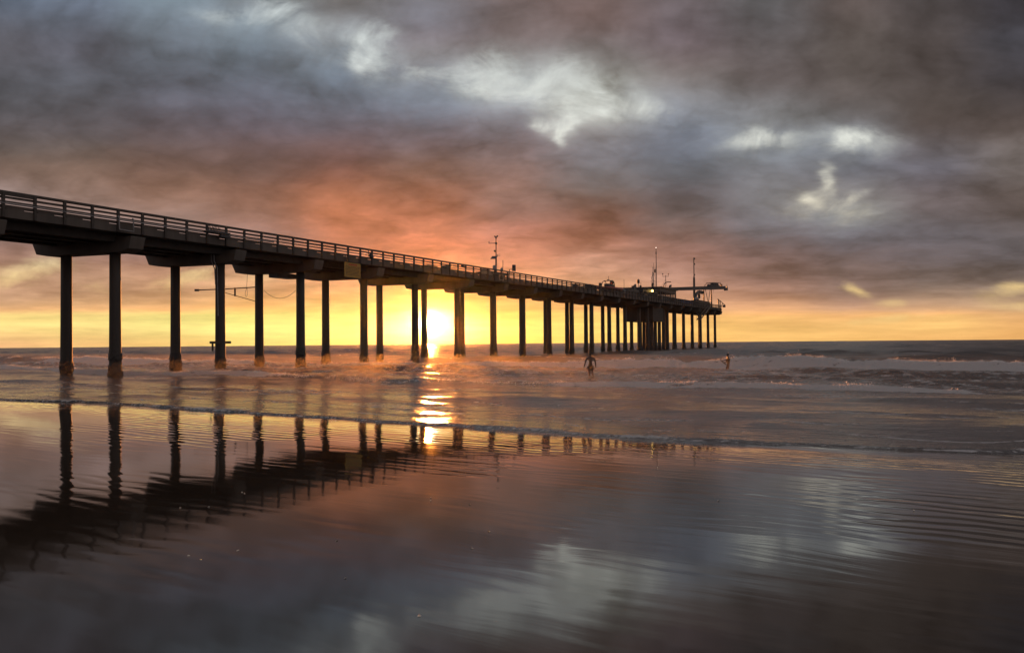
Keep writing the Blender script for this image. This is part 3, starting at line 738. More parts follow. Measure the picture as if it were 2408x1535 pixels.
# yellow sign
c0 = at(809, 619, QC - 5.02); c1 = at(847, 655, QC - 5.02)
s_a, _ = sq(c0); s_b, _ = sq(c1); base = W3((s_a + s_b) / 2, QC - 5.06, c1.z); wd = s_b - s_a; ht = at(828, 618.5, QC - 5.02).z - at(828, 652.5, QC - 5.02).z
base.z = at(828, 652.5, QC - 5.02).z
sg = thing('sign', base, 'yellow warning board with red heading on the pier side', 'sign')
mb = MB(); mb.box((0, 0, ht / 2), (wd, .05, ht)); mb.build('panel', YEL, sg, bevel=.01)
mb = MB()
rr = random.Random(3)
x = -wd * .26
for w_ in (.07, .05, .06, .05, .06, .05, .07, .03, .05, .04):
    mb.box((x + wd * w_ / 2, -.030, ht * .87), (wd * w_ * .82, .012, ht * .085)); x += wd * w_
mb.build('heading', REDP, sg)
mb = MB()
for j in range(7):
    x = -wd * .43; z = ht * (.73 - j * .095)
    while x < wd * .40:
        w_ = rr.uniform(.05, .14) * wd; mb.box((x + w_ / 2, -.030, z), (min(w_, wd * .43 - x), .012, ht * .035)); x += w_ + wd * .025
mb.build('text_line', INK, sg)
mb = MB()
for sx in (-.42, .42): mb.span((sx * wd, .06, ht * .9), (sx * wd, .06, ht + .8), .05, .05)
mb.build('hanger', STEEL, sg)

# U-shaped frames hung from the utility pipe
def uframe(x0, x1, y0, y1, label):
    q = QC - 5.12; a = at(x0, y0, q); b = at(x1, y1, q); sa_, _ = sq(a); sb_, _ = sq(b)
    zt = 12.05 + rise(sa_); base = W3((sa_ + sb_) / 2, q, zt - (y1 - y0) * (a.y / F)); h_ = zt - base.z; w_ = (sb_ - sa_) / 2
    o = MB(); o.tube([(-w_, .1, h_ + .1), (-w_, 0, h_), (-w_ * .97, -.03, 0.03), (w_ * .97, -.03, 0), (w_, 0, h_), (w_, .1, h_ + .1)], .05, 6)
    t0 = o.build('hanging_frame', PALE, None); t0.location = base; t0.rotation_euler = (0, 0, PHI)
    tag(t0, label, 'frame', 'pale frames hung on the pier side')
uframe(280, 314, 526, 555, 'large pale U-shaped frame hung on the pier nearest the beach')
uframe(1174, 1183.5, 655.5, 669, 'pale U-shaped frame hung on the pier under the mast hut')
uframe(1446, 1451.5, 696, 706, 'tiny pale U-shaped frame hung on the pier by the boat')

# cable tray with wire coils lying outside the rail by the second bent
c0 = at(481, 568, QC - 5.2); c1 = at(537, 574, QC - 5.2); s_a, _ = sq(c0); s_b, _ = sq(c1); L_ = s_b - s_a
base = W3((s_a + s_b) / 2, QC - 5.25, 11.92 + rise(s_a))
o = thing('cable_tray', base, 'dark tray outside the rail holding coils of wire', 'cable tray')
mb = MB(); mb.box((0, 0, .02), (L_, .36, .05)); mb.box((0, -.17, .10), (L_, .03, .16)); mb.box((L_ * .12, .17, .14), (L_ * .7, .03, .26)); mb.box((L_ * .3, -.05, -.16), (L_ * .4, .3, .22)); mb.build('trough', DARK, o)
for k in range(7):
    mb = MB(); x = -L_ * .42 + k * L_ * .085; rad = .20 + .05 * (k % 3)
    mb.tube([(x + rad * math.cos(a), .02 * math.sin(3 * a), .28 + rad * math.sin(a)) for a in [2 * math.pi * j / 14 for j in range(15)]], .018, 5)
    mb.build('wire_coil', STEEL, o)
mb = MB()
for x in (.34, .42): mb.tube([(x * L_, 0, 0), (x * L_, 0, .42)], .025, 5)
mb.build('stake', STEEL, o)

# lamp on the rail
c0 = at(870, 602, QC - 4.95); base = c0.copy()
o = thing('floodlight', base, 'small dark floodlight clamped between the pier rails left of the sun', 'lamp')
mb = MB(); mb.box((.1, -.12, -.02), (.55, .3, .38), Matrix.Rotation(.5, 3, 'Y')); mb.build('lamp_housing', DARK, o, bevel=.03)
mb = MB(); mb.tube([(-.3, .0, -.1), (-.3, 0, .65)], .04, 6); mb.span((-.3, 0, .2), (.1, -.05, 0), .05, .05); mb.build('bracket', DARK, o)

# boom between the piles with loose rope
Yb = (W3(S0 + 2 * BAY, QF, 0)).y - .2
P_ = lambda x, y: atY(x, y, Yb)
base = P_(603, 675)
o = empty('boom', base, 0, label='thin steel boom and stay reaching left between the pier piles', cat='boom')
mb = MB(); mb.tube([P_(461, 682.3) - base, P_(530, 679.5) - base, P_(603, 675) - base], .06, 6); mb.box(P_(463, 682.3) - base, (.45, .16, .22)); mb.build('spar', STEEL, o)
mb = MB(); mb.tube([P_(527, 687.5) - base, P_(603, 709) - base], .035, 5); mb.build('stay', STEEL, o)
mb = MB(); mb.span(P_(552.6, 676.4) - base, P_(552.6, 696.4) - base, .14, .14); mb.build('strut', STEEL, o)
mb = MB(); mb.tube([P_(582, 640) - base, P_(581, 660) - base, P_(580, 677) - base, P_(576.5, 688) - base, P_(577, 695) - base, P_(579, 698) - base, P_(581.5, 694) - base, P_(581, 677) - base], .018, 4)
r_ = mb.build('rope', TIMB, None, loc=base); tag(r_, 'thin looped rope dangling over the steel boom', 'rope')
mb = MB(); pts = [P_(620 + 76 * k / 10, 682.5 + 19 * (1 - (2 * k / 10 - 1) ** 2)) for k in range(11)]
r_ = MB().tube([p_ - pts[5] for p_ in pts], .018, 4).build('cable', STEEL, None, loc=pts[5]); tag(r_, 'thin cable sagging between two piles of the third bent', 'cable')

# generic vertical mast
def poleq(x, ytop, ybot, q):
    a = at(x, ytop, q); b = at(x, ybot, q); s_, q_ = sq(b)
    return Vector((b.x, b.y, zd(s_) if ybot > 630 and zd(s_) < b.z + 3 else b.z)), a.z
def local(base, x, y, q): return rel(base, at(x, y, q))

# mast with instruments over the small hut
q = 57.2
b_ = at(1166.5, 637, q); s_, _ = sq(b_); base = W3(s_, q, zd(s_))
def lp(x, y): return rel(base, at(x, y, q))
o = thing('weather_mast', base, 'slim weather mast with side arm and sensors beside the pier hut', 'mast')
mb = MB(); mb.tube([(0, 0, 0), lp(1166.5, 606)], .13, 8); mb.tube([lp(1166.5, 606), lp(1166.5, 560)], .075, 8); mb.build('pole', STEEL, o)
mb = MB(); mb.tube([lp(1166.5, 572), lp(1150, 572.3)], .045, 6); mb.tube([lp(1150, 572.6), lp(1150, 567)], .045, 6); mb.ball(lp(1166.5, 572), .2); mb.build('side_arm', STEEL, o)
mb = MB(); mb.tube([lp(1166.5, 561), lp(1166.3, 557)], .12, 6); mb.span(lp(1164, 557), lp(1170, 556), .07, .1); mb.tube([lp(1163.5, 554), lp(1163.7, 558)], .07, 5); mb.ball(lp(1169.5, 555.5), .14); mb.build('anemometer', DARK, o)
mb = MB(); mb.ball(lp(1164.2, 590.2), .22, 8, (1.2, 1, .8)); mb.build('camera_dome', DARK, o)
mb = MB(); mb.span(lp(1159.5, 608.5), lp(1163.8, 602.5), .9, .06); mb.build('solar_panel', DARK, o)
mb = MB(); mb.tube([lp(1166.8, 606.5), lp(1170, 600)], .04, 5); mb.tube([lp(1167, 599.5), lp(1176, 597.8)], .03, 5); mb.tube([lp(1169.5, 601.7), lp(1176.3, 601.4)], .03, 5); mb.build('yagi_antenna', STEEL, o)
mb = MB(); c = lp(1163.4, 630); mb.box(c, (.62, .4, .75)); mb.build('control_box', PALE, o)
b_ = at(1182.6, 640, q); s_, _ = sq(b_); base = W3(s_, q, zd(s_) + .002)
o = thing('short_antenna', base, 'short antenna rod with round sensor between hut mast and bracket', 'antenna')
mb = MB(); mb.tube([(0, 0, 0), lp(1182.6, 612)], .045, 5); mb.build('rod', STEEL, o)
mb = MB(); mb.ball(lp(1179.8, 633), .25); mb.tube([lp(1179.8, 633), lp(1182.6, 633)], .03, 5); mb.build('sensor_ball', PALE, o)
b_ = at(1198, 641, q); s_, _ = sq(b_); base = W3(s_, q, zd(s_))
o = thing('sensor_bracket', base, 'bent pipe bracket with a square sensor above the hut roof', 'sensor')
mb = MB(); mb.tube([(0, 0, 0), lp(1198, 633.5), lp(1209, 633)], .06, 6); mb.build('bent_pipe', STEEL, o)
mb = MB(); mb.box(lp(1208.6, 630.2) , (.55, .4, 1.0)); mb.build('sensor_box', DARK, o)
# hut
q1, q2 = 55.6, 58.6
a = at(1161, 650, q1); b = at(1203, 650, q1); s1, _ = sq(a); s2_, _ = sq(b); base = W3((s1 + s2_) / 2, 57.0, zd((s1 + s2_) / 2)); L_ = s2_ - s1
top = at(1180, 642.0, q1).z - base.z
o = thing('instrument_hut', base, 'low hut with flat overhanging roof on the pier below the weather mast', 'hut')
mb = MB(); mb.box((-L_ * .12, 0, top / 2 - .1), (L_ * .62, 2.4, top - .2)); mb.build('wall', CONC2, o)
mb = MB(); mb.box((0, 0, top), (L_ * 1.06, 3.0, .16), Matrix.Rotation(-.015, 3, 'Y')); mb.build('roof', DARK, o)
for dx, dy in ((.38, -1.2), (.38, 1.2), (.30, -1.2)):
    mb = MB(); mb.span((L_ * dx, dy, 0), (L_ * dx, dy, top), .12, .12); mb.build('roof_post', STEEL, o)
mb = MB(); mb.box((-L_ * .02, -1.22, top * .45), (L_ * .14, .06, top * .75)); mb.build('door', PALE, o)
a = at(1145, 650, 56.4); s1, _ = sq(a); base = W3(s1 + 1.9, 56.6, zd(s1))
o = thing('covered_bin', base, 'pale slant-topped bin on the pier left of the hut', 'bin')
mb = MB(); mb.prism([(-2.0, -.7, .35), (1.8, -.7, .35), (1.8, -.7, 1.0), (-1.4, -.7, 1.15), (-2.3, -.7, 1.5)], (0, 0, 0), (0, 1.4, 0)); mb.build('body', PALE, o, bevel=.04)
mb = MB()
for x in (-1.6, 1.4):
    for y in (-.5, .5): mb.tube([(x, y, 0), (x, y, .4)], .08, 6)
mb.build('foot', DARK, o)

# crates and fittings on the deck
def crate(x, q, w, d, h, label, m=DARK, lid=True, z0=0):
    a = at(x, 660, q); s_, _ = sq(a); base = W3(s_, q, zd(s_) + z0)
    o = thing('equipment_crate', base, label, 'crate')
    mb = MB(); mb.box((0, 0, h / 2), (w, d, h)); mb.build('body', m, o, bevel=.03)
    if lid: mb = MB(); mb.box((0, 0, h + .04), (w + .08, d + .08, .08)); mb.build('lid', DARK if m is not DARK else STEEL, o, bevel=.01)
    return o
crate(1010, 56.4, 2.6, 1.0, .62, 'long low dark crate behind the pier rail right of the sun', DARK)
crate(1048, 56.2, 1.2, .9, .9, 'squat dark crate behind the rail between sun and hut')
crate(1353, 56.0, 1.3, .9, 1.1, 'dark crate behind the rail left of the tall grey cabinet')
crate(1366, 56.0, 1.0, .8, .8, 'small steel crate beside the tall grey cabinet', STEEL)
a = at(1092, 640, 56.0); s_, _ = sq(a); base = W3(s_, 56.0, zd(s_))
o = thing('vent_pipe', base, 'gooseneck vent pipe behind the rail left of the hut', 'pipe')
mb = MB(); mb.tube([(.4, 0, 0), (.4, 0, .9), (.25, 0, 1.15), (-.1, 0, 1.25), (-.45, 0, 1.35)], .09, 8); mb.build('bent_pipe', STEEL, o)
mb = MB(); mb.tube([(-.4, 0, 1.4), (-.75, 0, 1.25)], .16, 8); mb.build('hood', DARK, o)
# tall cabinet breaking the rail line
a = at(1388, 668.6, 55.2); s_, _ = sq(a); base = W3(s_, 55.4, zd(s_))
o = thing('tall_cabinet', base, 'tall dark-topped grey cabinet standing above the rail near the red boat', 'cabinet')
hh_ = a.z - base.z
mb = MB(); mb.box((0, 0, (hh_ - .9) / 2), (2.3, .9, hh_ - .9)); mb.build('body', PALE, o, bevel=.03)
mb = MB(); mb.box((0, 0, hh_ - .45), (2.5, 1.1, .9)); mb.build('hood', DARK, o, bevel=.04)
mb = MB(); mb.box((3.2, .1, .7), (1.6, .8, 1.4)); mb.build('side_locker', STEEL, o, bevel=.03)

# red inflatable boat
q = 56.6
a = at(1413, 680, q); b = at(1457, 680, q); s1, _ = sq(a); s2_, _ = sq(b); L_ = s2_ - s1
base = W3((s1 + s2_) / 2, q, zd((s1 + s2_) / 2))
o = thing('inflatable_boat', base, 'red inflatable boat with roll bar parked on the pier', 'boat')
def lp(x, y, q=q): return rel(base, at(x, y, q))
zt = lp(1450, 682).z
pts = []
for k in range(25):
    a_ = -math.pi / 2 + math.pi * k / 24
    pts.append((L_ * .18 + L_ * .30 * math.cos(a_), 1.15 * math.sin(a_), zt + .25 * math.cos(a_)))
pts = [(-L_ * .5, -1.15, zt - .05)] + pts + [(-L_ * .5, 1.15, zt - .05)]
mb = MB(); mb.tube(pts, [.28] + [.42] * 25 + [.28], 12); mb.build('tube', REDR, o, smooth=True)
mb = MB(); mb.prism([(-L_ * .48, -.9, zt - .2), (-L_ * .48, 0, zt - .95), (-L_ * .48, .9, zt - .2)], (0, 0, 0), (L_ * .85, 0, .1)); mb.build('hull', DARK, o)
mb = MB(); c0 = lp(1426, 679); c1 = lp(1441, 668.5); mb.box(((c0.x + c1.x) / 2, 0, (c0.z + c1.z) / 2 - .3), (c1.x - c0.x, 1.0, c1.z - c0.z + .4)); mb.box((c1.x - .7, 0, c1.z + .35), (.25, .8, .7)); mb.build('console', DARK, o, bevel=.05)
mb = MB()
for dy in (-.9, .9):
    pt = [lp(1422.5, 679), lp(1425, 668), lp(1427, 662.5), lp(1430.5, 660)]; mb.tube([(p.x, dy, p.z) for p in pt], .08, 6)
    pt = [lp(1430.5, 660), lp(1434, 663), lp(1435.4, 669), lp(1435.6, 679)]; mb.tube([(p.x, dy, p.z) for p in pt], .08, 6)
e = lp(1430.5, 660); mb.tube([(e.x, -.9, e.z), (e.x, .9, e.z)], .08, 6); mb.tube([(e.x + .2, 0, e.z), (e.x + .2, 0, e.z + 1.0)], .04, 5); mb.box((e.x, 0, e.z + .1), (.9, .3, .18)); mb.build('roll_bar', DARK, o)
for k, xx in enumerate((1434, 1438, 1440.5)):
    mb = MB(); c = lp(xx, 668.6 - (k == 1) * .8); mb.box((c.x, -.2 + .3 * k, c.z), (.55, .35, .75)); mb.build('jerry_can', ORJ, o, bevel=.05)
mb = MB(); mb.box((-L_ * .53, 0, zt + .35), (.5, .5, 1.1)); mb.box((-L_ * .53, 0, zt - .5), (.3, .2, 1.1)); mb.build('outboard_motor', DARK, o, bevel=.06)
for x in (-L_ * .3, L_ * .2): mb = MB(); mb.box((x, 0, (zt - .5) / 2), (.3, 1.6, max(.1, zt - .5))); mb.build('cradle', STEEL, o)

a = at(1464, 684, 56.0); s_, _ = sq(a); base = W3(s_, 56.0, zd(s_)); hh_ = at(1464, 679.6, 56.0).z - base.z
o = thing('covered_drum', base, 'pale round-topped covered drum right of the red boat', 'drum')
mb = MB(); mb.tube([(0, 0, 0), (0, 0, hh_ - .6), (0, 0, hh_ - .2), (0, 0, hh_)], [.85, .9, .75, .25], 14); mb.build('cover', PALE, o, smooth=True)
mb = MB(); mb.tube([(0, 0, hh_ * .3), (0, 0, hh_ * .36)], .93, 14); mb.build('strap', DARK, o)
# wedge-shaped container
a = at(1476, 684, 57.2); s_, _ = sq(a); base = W3(s_, 57.2, zd(s_)); hh_ = at(1476, 681, 57.2).z - base.z
o = thing('equipment_container', base, 'dark wedge-ended container between the pale drum and the small crane', 'container')
mb = MB(); mb.prism([(-4.2, -1, .15), (5.6, -1, .15), (3.4, -1, hh_), (-3.8, -1, hh_)], (0, 0, 0), (0, 2.2, 0)); mb.build('body', DARK, o, bevel=.05)
mb = MB(); mb.tube([(-3, 0, hh_), (-3, 0, hh_ + 2.2)], .04, 5); mb.build('whip_antenna', STEEL, o)
mb = MB(); mb.box((0, 0, .09), (7, 1.8, .18)); mb.build('skid', STEEL, o)
# small folded crane
q = 57.2
a = at(1492, 684, q); s_, _ = sq(a); base = W3(s_, q, zd(s_))
o = thing('folding_crane', base, 'small dark folded crane left of the pier laboratory', 'crane')
def lp(x, y, q=q): return rel(base, at(x, y, q))
mb = MB(); mb.tube([(lp(1495, 690).x, 0, 0), lp(1495, 676)], .35, 8); mb.box(lp(1490, 685), (4.5, 1.4, .7)); mb.build('pedestal', DARK, o)
mb = MB(); mb.span(lp(1495, 677), lp(1491, 676), .4, .6); mb.span(lp(1488, 678), lp(1494.5, 670.5), .35, .6); mb.span(lp(1486, 681.5), lp(1489, 677), .3, .4); mb.box(lp(1489.5, 676.8), (1.2, .6, .9)); mb.build('jib', DARK, o)
# lamp standard with box
def mast(x, ytop, q, r0, label, name='mast', cat='mast', r1=None, ybase=None, grp=None):
    a = at(x, ytop, q); s_, _ = sq(a); base = W3(s_, q, zd(s_)) if ybase is None else at(x, ybase, q)
    o = thing(name, base, label, cat, grp)
    H_ = a.z - base.z; mb = MB(); mb.tube([(0, 0, 0), (0, 0, H_ * .58), (0, 0, H_ * .64), (0, 0, H_)], [r0, r0 * .9, r1 or r0, r1 or r0], 6); mb.build('pole', STEEL, o)
    return o, base
q = 58.0
o, base = mast(1501.2, 655.5, q, .14, 'sensor post with a dark drum near its top left of the laboratory', r1=.06)
def lp(x, y, q=q): return rel(base, at(x, y, q))
mb = MB(); c = lp(1501, 662); mb.tube([c - Vector((0, 0, .45)), c + Vector((0, 0, .45))], .34, 8); mb.tube([lp(1502.6, 662), lp(1502.8, 657.5)], .05, 5); mb.build('sensor_drum', DARK, o)
o, base = mast(1506.9, 663.6, q, .05, 'thin short post with a small box beside the drum-topped post')
mb = MB(); mb.box(lp(1506.3, 673.8), (.5, .4, .55)); mb.build('sensor_box', DARK, o)

# laboratory building
qa, qb = QC - 2.6, QC + 3.4
a = at(1512, 690, qa); b = at(1590, 690, qa); s1, _ = sq(a); s2_, _ = sq(b)
sm = (s1 + s2_) / 2; base = W3(sm, (qa + qb) / 2, zd(sm) - .3); L_ = s2_ - s1; Wd = qb - qa
o = thing('pier_laboratory', base, 'long flat-roofed dark laboratory building at the pier head', 'building')
print('lab', L_, s1, s2_)
wings = []
for (xl, xr, yt) in ((1512, 1547, 684.5), (1553, 1590, 684.0)):
    a = at(xl, 690, qa); b = at(xr, 690, qa); sl0, sr0 = sq(a)[0] - sm, sq(b)[0] - sm
    wings.append((sl0, sr0, at(xr, yt, qa).z - base.z))
mb = MB()
for sl0, sr0, zr in wings:
    zw0, zw1 = zr * .52, zr * .76; n = 9; cx_ = (sl0 + sr0) / 2; lw_ = sr0 - sl0
    mb.box((cx_, 0, zw0 / 2), (lw_, Wd, zw0)); mb.box((cx_, 0, (zw1 + zr) / 2), (lw_, Wd, zr - zw1))
    for k in range(n + 1):
        x = sl0 + .3 + (lw_ - .6) * k / n
        for y in (-Wd / 2 + .12, Wd / 2 - .12): mb.box((x, y, (zw0 + zw1) / 2), (.35 if k % 3 else .9, .2, zw1 - zw0 - .004))
mb.build('wall', DARK, o)
for sl0, sr0, zr in wings:
    mb = MB(); mb.box(((sl0 + sr0) / 2, 0, zr + .12), (sr0 - sl0 + .8, Wd + .8, .24)); mb.build('roof', DARK, o, bevel=.03)
zr = wings[1][2]; sr0 = wings[1][1]
for k in range(6):
    mb = MB(); mb.box((sr0 + .16, 0, zr * .5 + k * .32), (.3, Wd * .8, .07)); mb.build('louvre', STEEL, o)
mb = MB(); mb.box((wings[1][0] + 2, -Wd / 2 - .03, 1.25), (1.0, .06, 1.9)); mb.build('door', PALE, o)
la = at(1533.6, 681, qa - .3); la = rel(base, la)
mb = MB(); mb.ball((la.x, -Wd / 2 - .35, min(la.z, wings[0][2] - .3)), .27); mb.build('lamp', LAMPY, o)
ROOFZ = base.z + zr + .24

q = QC
def roofmast(x, ytop, r0, label, r1=None):
    a = at(x, ytop, q); base = Vector((a.x, a.y, ROOFZ)); o = thing('antenna_mast', base, label, 'mast')
    mb = MB(); mb.tube([(0, 0, 0), (0, 0, (a.z - base.z) * .5), (0, 0, a.z - base.z)], [r0, r0, r1 or r0], 6); mb.build('pole', STEEL, o); return o, base
o, base = roofmast(1542.7, 583, .11, 'tallest thin mast on the laboratory roof with a lit beacon tip', .06)
mb = MB(); mb.ball(rel(base, at(1542.7, 582.2, q)), .07); mb.build('beacon', LAMPW, o)
mb = MB(); mb.box(rel(base, at(1542.8, 595, q)), (.3, .2, .7)); mb.build('junction_box', DARK, o)
o, base = roofmast(1540.3, 628.5, .06, 'thin aerial with a dark capsule just left of the tallest mast', .05)
mb = MB(); mb.box(rel(base, at(1540.2, 637, q)), (.42, .3, .9)); mb.build('capsule', DARK, o)
# lattice tower
a = at(1535.3, 640, q); base = Vector((a.x, a.y, ROOFZ)); o = thing('lattice_tower', base, 'short red and white lattice tower bristling with aerials on the laboratory roof', 'tower')
H = a.z - base.z; mb = MB()
for k in range(3):
    a_ = 2 * math.pi * k / 3; mb.tube([(.42 * math.cos(a_), .42 * math.sin(a_), 0), (.12 * math.cos(a_), .12 * math.sin(a_), H)], .05, 5)
for j in range(9):
    f0, f1 = j / 9, (j + 1) / 9
    for k in range(3):
        a0, a1 = 2 * math.pi * k / 3, 2 * math.pi * (k + 1) / 3; r0_, r1_ = .42 - .3 * f0, .42 - .3 * f1
        mb.tube([(r0_ * math.cos(a0), r0_ * math.sin(a0), H * f0), (r1_ * math.cos(a1), r1_ * math.sin(a1), H * f1)], .035, 4)
mb.build('lattice', PALE, o)
def lq(x, y): return rel(base, at(x, y, q))
mb = MB(); mb.tube([lq(1535.3, 642), lq(1535.4, 629)], .05, 5); mb.tube([lq(1537.3, 646), lq(1537.4, 618)], .05, 5); mb.tube([lq(1534, 629), lq(1537, 628.5)], .06, 5)
mb.tube([lq(1529.5, 661.5), lq(1540.5, 660)], .05, 5); mb.tube([lq(1534, 648), lq(1540.5, 647.5)], .05, 5); mb.tube([lq(1532, 657), lq(1532, 650)], .04, 5)
for xx, y_ in ((1532.5, 669), (1533, 671.5), (1534, 666)): mb.span(lq(xx, y_), lq(xx + 2.5, y_ + 2.5), .2, .3)
mb.build('aerial_array', STEEL, o)
# twin anemometer on tripod
a = at(1565.2, 646, q); base = Vector((a.x, a.y, ROOFZ)); o = thing('anemometer_stand', base, 'tripod on the laboratory roof with two wind sensors on a crossbar', 'wind sensor')
mb = MB(); mb.tube([(0, 0, 0), lq(1565.2, 647)], .07, 6)
for x2, dy in ((1554.5, .3), (1573.5, .3)): e = lq(x2, 675); mb.tube([(e.x, dy, 0), lq(1565.2, 656)], .025, 4)
mb.build('tripod', STEEL, o)
mb = MB(); mb.tube([lq(1558.5, 650), lq(1572, 649.6)], .06, 5); mb.tube([lq(1558.7, 650), lq(1558.5, 644)], .05, 5); mb.tube([lq(1571.8, 649.8), lq(1571.8, 644)], .05, 5); mb.build('crossbar', STEEL, o)
for xx in (1558.5, 1571.8): mb = MB(); mb.span(lq(xx - 1.4, 643.5), lq(xx + 1.4, 643.2), .1, .12); mb.ball(lq(xx, 643.8), .16); mb.build('wind_sensor', DARK, o)
# curved davit on the roof
a = at(1560.6, 672, q); base = Vector((a.x, a.y, ROOFZ)); o = thing('roof_davit', base, 'pale curved pipe davit hooked to the right on the laboratory roof', 'davit')
mb = MB(); mb.tube([(0, 0, 0), lq(1560.8, 671), lq(1562.5, 667), lq(1565.5, 664.2), lq(1569.5, 663), lq(1577.5, 662.8)], .12, 8); mb.build('curved_pipe', STEEL, o, smooth=True)
mb = MB(); mb.tube([(0, 0, 0), (0, 0, .2)], .3, 10); mb.build('base_flange', DARK, o)
o, base = roofmast(1579, 668, .04, 'short whip aerial right of the roof davit')
mb = MB(); mb.span(lq(1574.5, 674.5), lq(1577.2, 671.5), .4, .5); mb.build('loudhailer', DARK, o)

# long crane boom
pa0, pa1 = at(1502, 678.2, 64.5), at(1704, 671.6, 53.2)
pb0, pb1 = at(1502, 685.6, 64.5), at(1704, 680.2, 53.2)
base = pb0.copy(); base.z = zd(sq(base)[0])
o = empty('crane_boom', base, 0, label='long horizontal crane boom on lattice legs jutting past the pier head', cat='crane')
d = pa1 - pa0; mb = MB()
nrm = Vector((-d.y, d.x, 0)).normalized() * .35
def quad_beam(mb, a0, a1, b0, b1):
    vs = [a0 - nrm, a0 + nrm, b0 + nrm, b0 - nrm, a1 - nrm, a1 + nrm, b1 + nrm, b1 - nrm]
    mb.add([v_ - base for v_ in vs], [(0, 1, 2, 3), (7, 6, 5, 4), (0, 4, 5, 1), (1, 5, 6, 2), (2, 6, 7, 3), (3, 7, 4, 0)])
f = (1698 - 1572) / (1704 - 1572)
am = pa0.lerp(pa1, .93) ; bm_ = pb0.lerp(pb1, .93)
quad_beam(mb, pa0, am, pb0, bm_); mb.build('boom', DARK, o)
mb = MB(); quad_beam(mb, am.lerp(bm_, .25), pa1.lerp(pb1, .1), bm_, pb1)
quad_beam(mb, pa1 + Vector((0, 0, 1.0)), at(1707.5, 667.5, 53.0), pb1, at(1707.5, 680, 53.0)) if False else None
e = pa1 + (pa1 - pa0).normalized() * .3
mb.span(pb1 - base, at(1710, 679.7, 52.9) - base, .5, .9); mb.span(at(1709.3, 680, 52.9) - base, at(1709.3, 672.5, 52.9) - base, .3, .3); mb.tube([at(1709.3, 673, 52.9) - base, at(1709.4, 667.5, 52.9) - base], .06, 5)
mb.build('boom_tip', DARK, o)
def bq(x):                                             # point under the boom at picture column x
    lo, hi = 0.0, 1.0
    for _ in range(40):
        md = (lo + hi) / 2; pt = pb0.lerp(pb1, md); xx = 1204 + F * pt.x / pt.y
        if xx < x: lo = md
        else: hi = md
    return pb0.lerp(pb1, lo)
def deckpt(p_): s_, q_ = sq(p_); return W3(s_, q_, zd(s_))
L1 = bq(1656); L2 = bq(1674)
for pt in (L1, L2):
    mb = MB(); g = deckpt(pt)
    mb.tube([g - base + es * .6, pt - base + es * .12], .14, 6); mb.tube([g - base - es * .6, pt - base - es * .12], .14, 6); mb.build('leg', STEEL, o)
mb = MB(); mb.tube([bq(1660) - base, deckpt(L1.lerp(L2, .72)) - base], .09, 5); mb.tube([bq(1671) - base, deckpt(L1.lerp(L2, .45)) - base], .09, 5); mb.build('brace', STEEL, o)
mb = MB(); w0 = at(1661, 673.5, 56.0); w1 = at(1694, 673.6, 54.2)
dd = (w1 - w0); Lw = dd.length; dn = dd.normalized(); M3 = Matrix((dn, Vector((-dn.y, dn.x, 0)).normalized(), Vector((0, 0, 1)))).transposed()
ctr = (w0 + w1) / 2 - base
prf = [(-.5, 0), (.5, 0), (.47, .25), (.40, .78), (.28, .93), (-.05, 1.0), (-.38, .93), (-.40, .65), (-.5, .35)]
hw = (at(1675, 664.6, 55).z - at(1675, 673.5, 55).z)
for y_ in (-.5, .5):
    P3 = [M3 @ Vector((a_ * Lw, y_, b_ * hw)) + ctr for a_, b_ in prf]
    for i_ in range(len(P3)): mb.tube([P3[i_], P3[(i_ + 1) % len(P3)]], .09, 5)
for a_ in (-.3, -.12, .06, .22):
    for y_ in (-.5, .5): mb.tube([M3 @ Vector((a_ * Lw, y_, 0)) + ctr, M3 @ Vector((a_ * Lw + .3, y_, .95 * hw)) + ctr], .08, 5)
mb.box(M3 @ Vector((0, 0, hw * .25)) + ctr, (1, 1, 1)) if False else None
vs = [M3 @ Vector((a_ * Lw, y_, b_ * hw)) + ctr for a_ in (-.36, .3) for y_ in (-.45, .45) for b_ in (0.02, .5)]
mb.add(vs, [(0, 1, 3, 2), (4, 6, 7, 5), (0, 4, 5, 1), (2, 3, 7, 6), (0, 2, 6, 4), (1, 5, 7, 3)])
vs = [M3 @ Vector((a_ * Lw, y_, b_ * hw)) + ctr for a_ in (-.1, .24) for y_ in (-.47, .47) for b_ in (0.5, .97)]
mb.add(vs, [(0, 1, 3, 2), (4, 6, 7, 5), (0, 4, 5, 1), (2, 3, 7, 6), (0, 2, 6, 4), (1, 5, 7, 3)])
mb.build('winch_cage', DARK, o)
mb = MB(); mb.tube([at(1694, 676, 54) - base, at(1694, 663.3, 54) - base], .06, 5); mb.box(at(1697, 671.5, 54) - base, (.4, .4, 1.0)); mb.tube([bq(1679) - base, bq(1679) - base - Vector((0, 0, 1.1))], .03, 4); mb.build('tip_fittings', STEEL, o)

# tall mast at the head
q = 58.0
o, base = mast(1631.5, 606, q, .36, 'tall thick-footed mast with small instruments right of the laboratory', r1=.14, name='instrument_mast')
mb = MB()
for yy_ in (608, 621, 646, 667, 672): c = rel(base, at(1633.2, yy_, q)); mb.box(c, (.8, .25, .4))
mb.build('instrument_box', DARK, o)
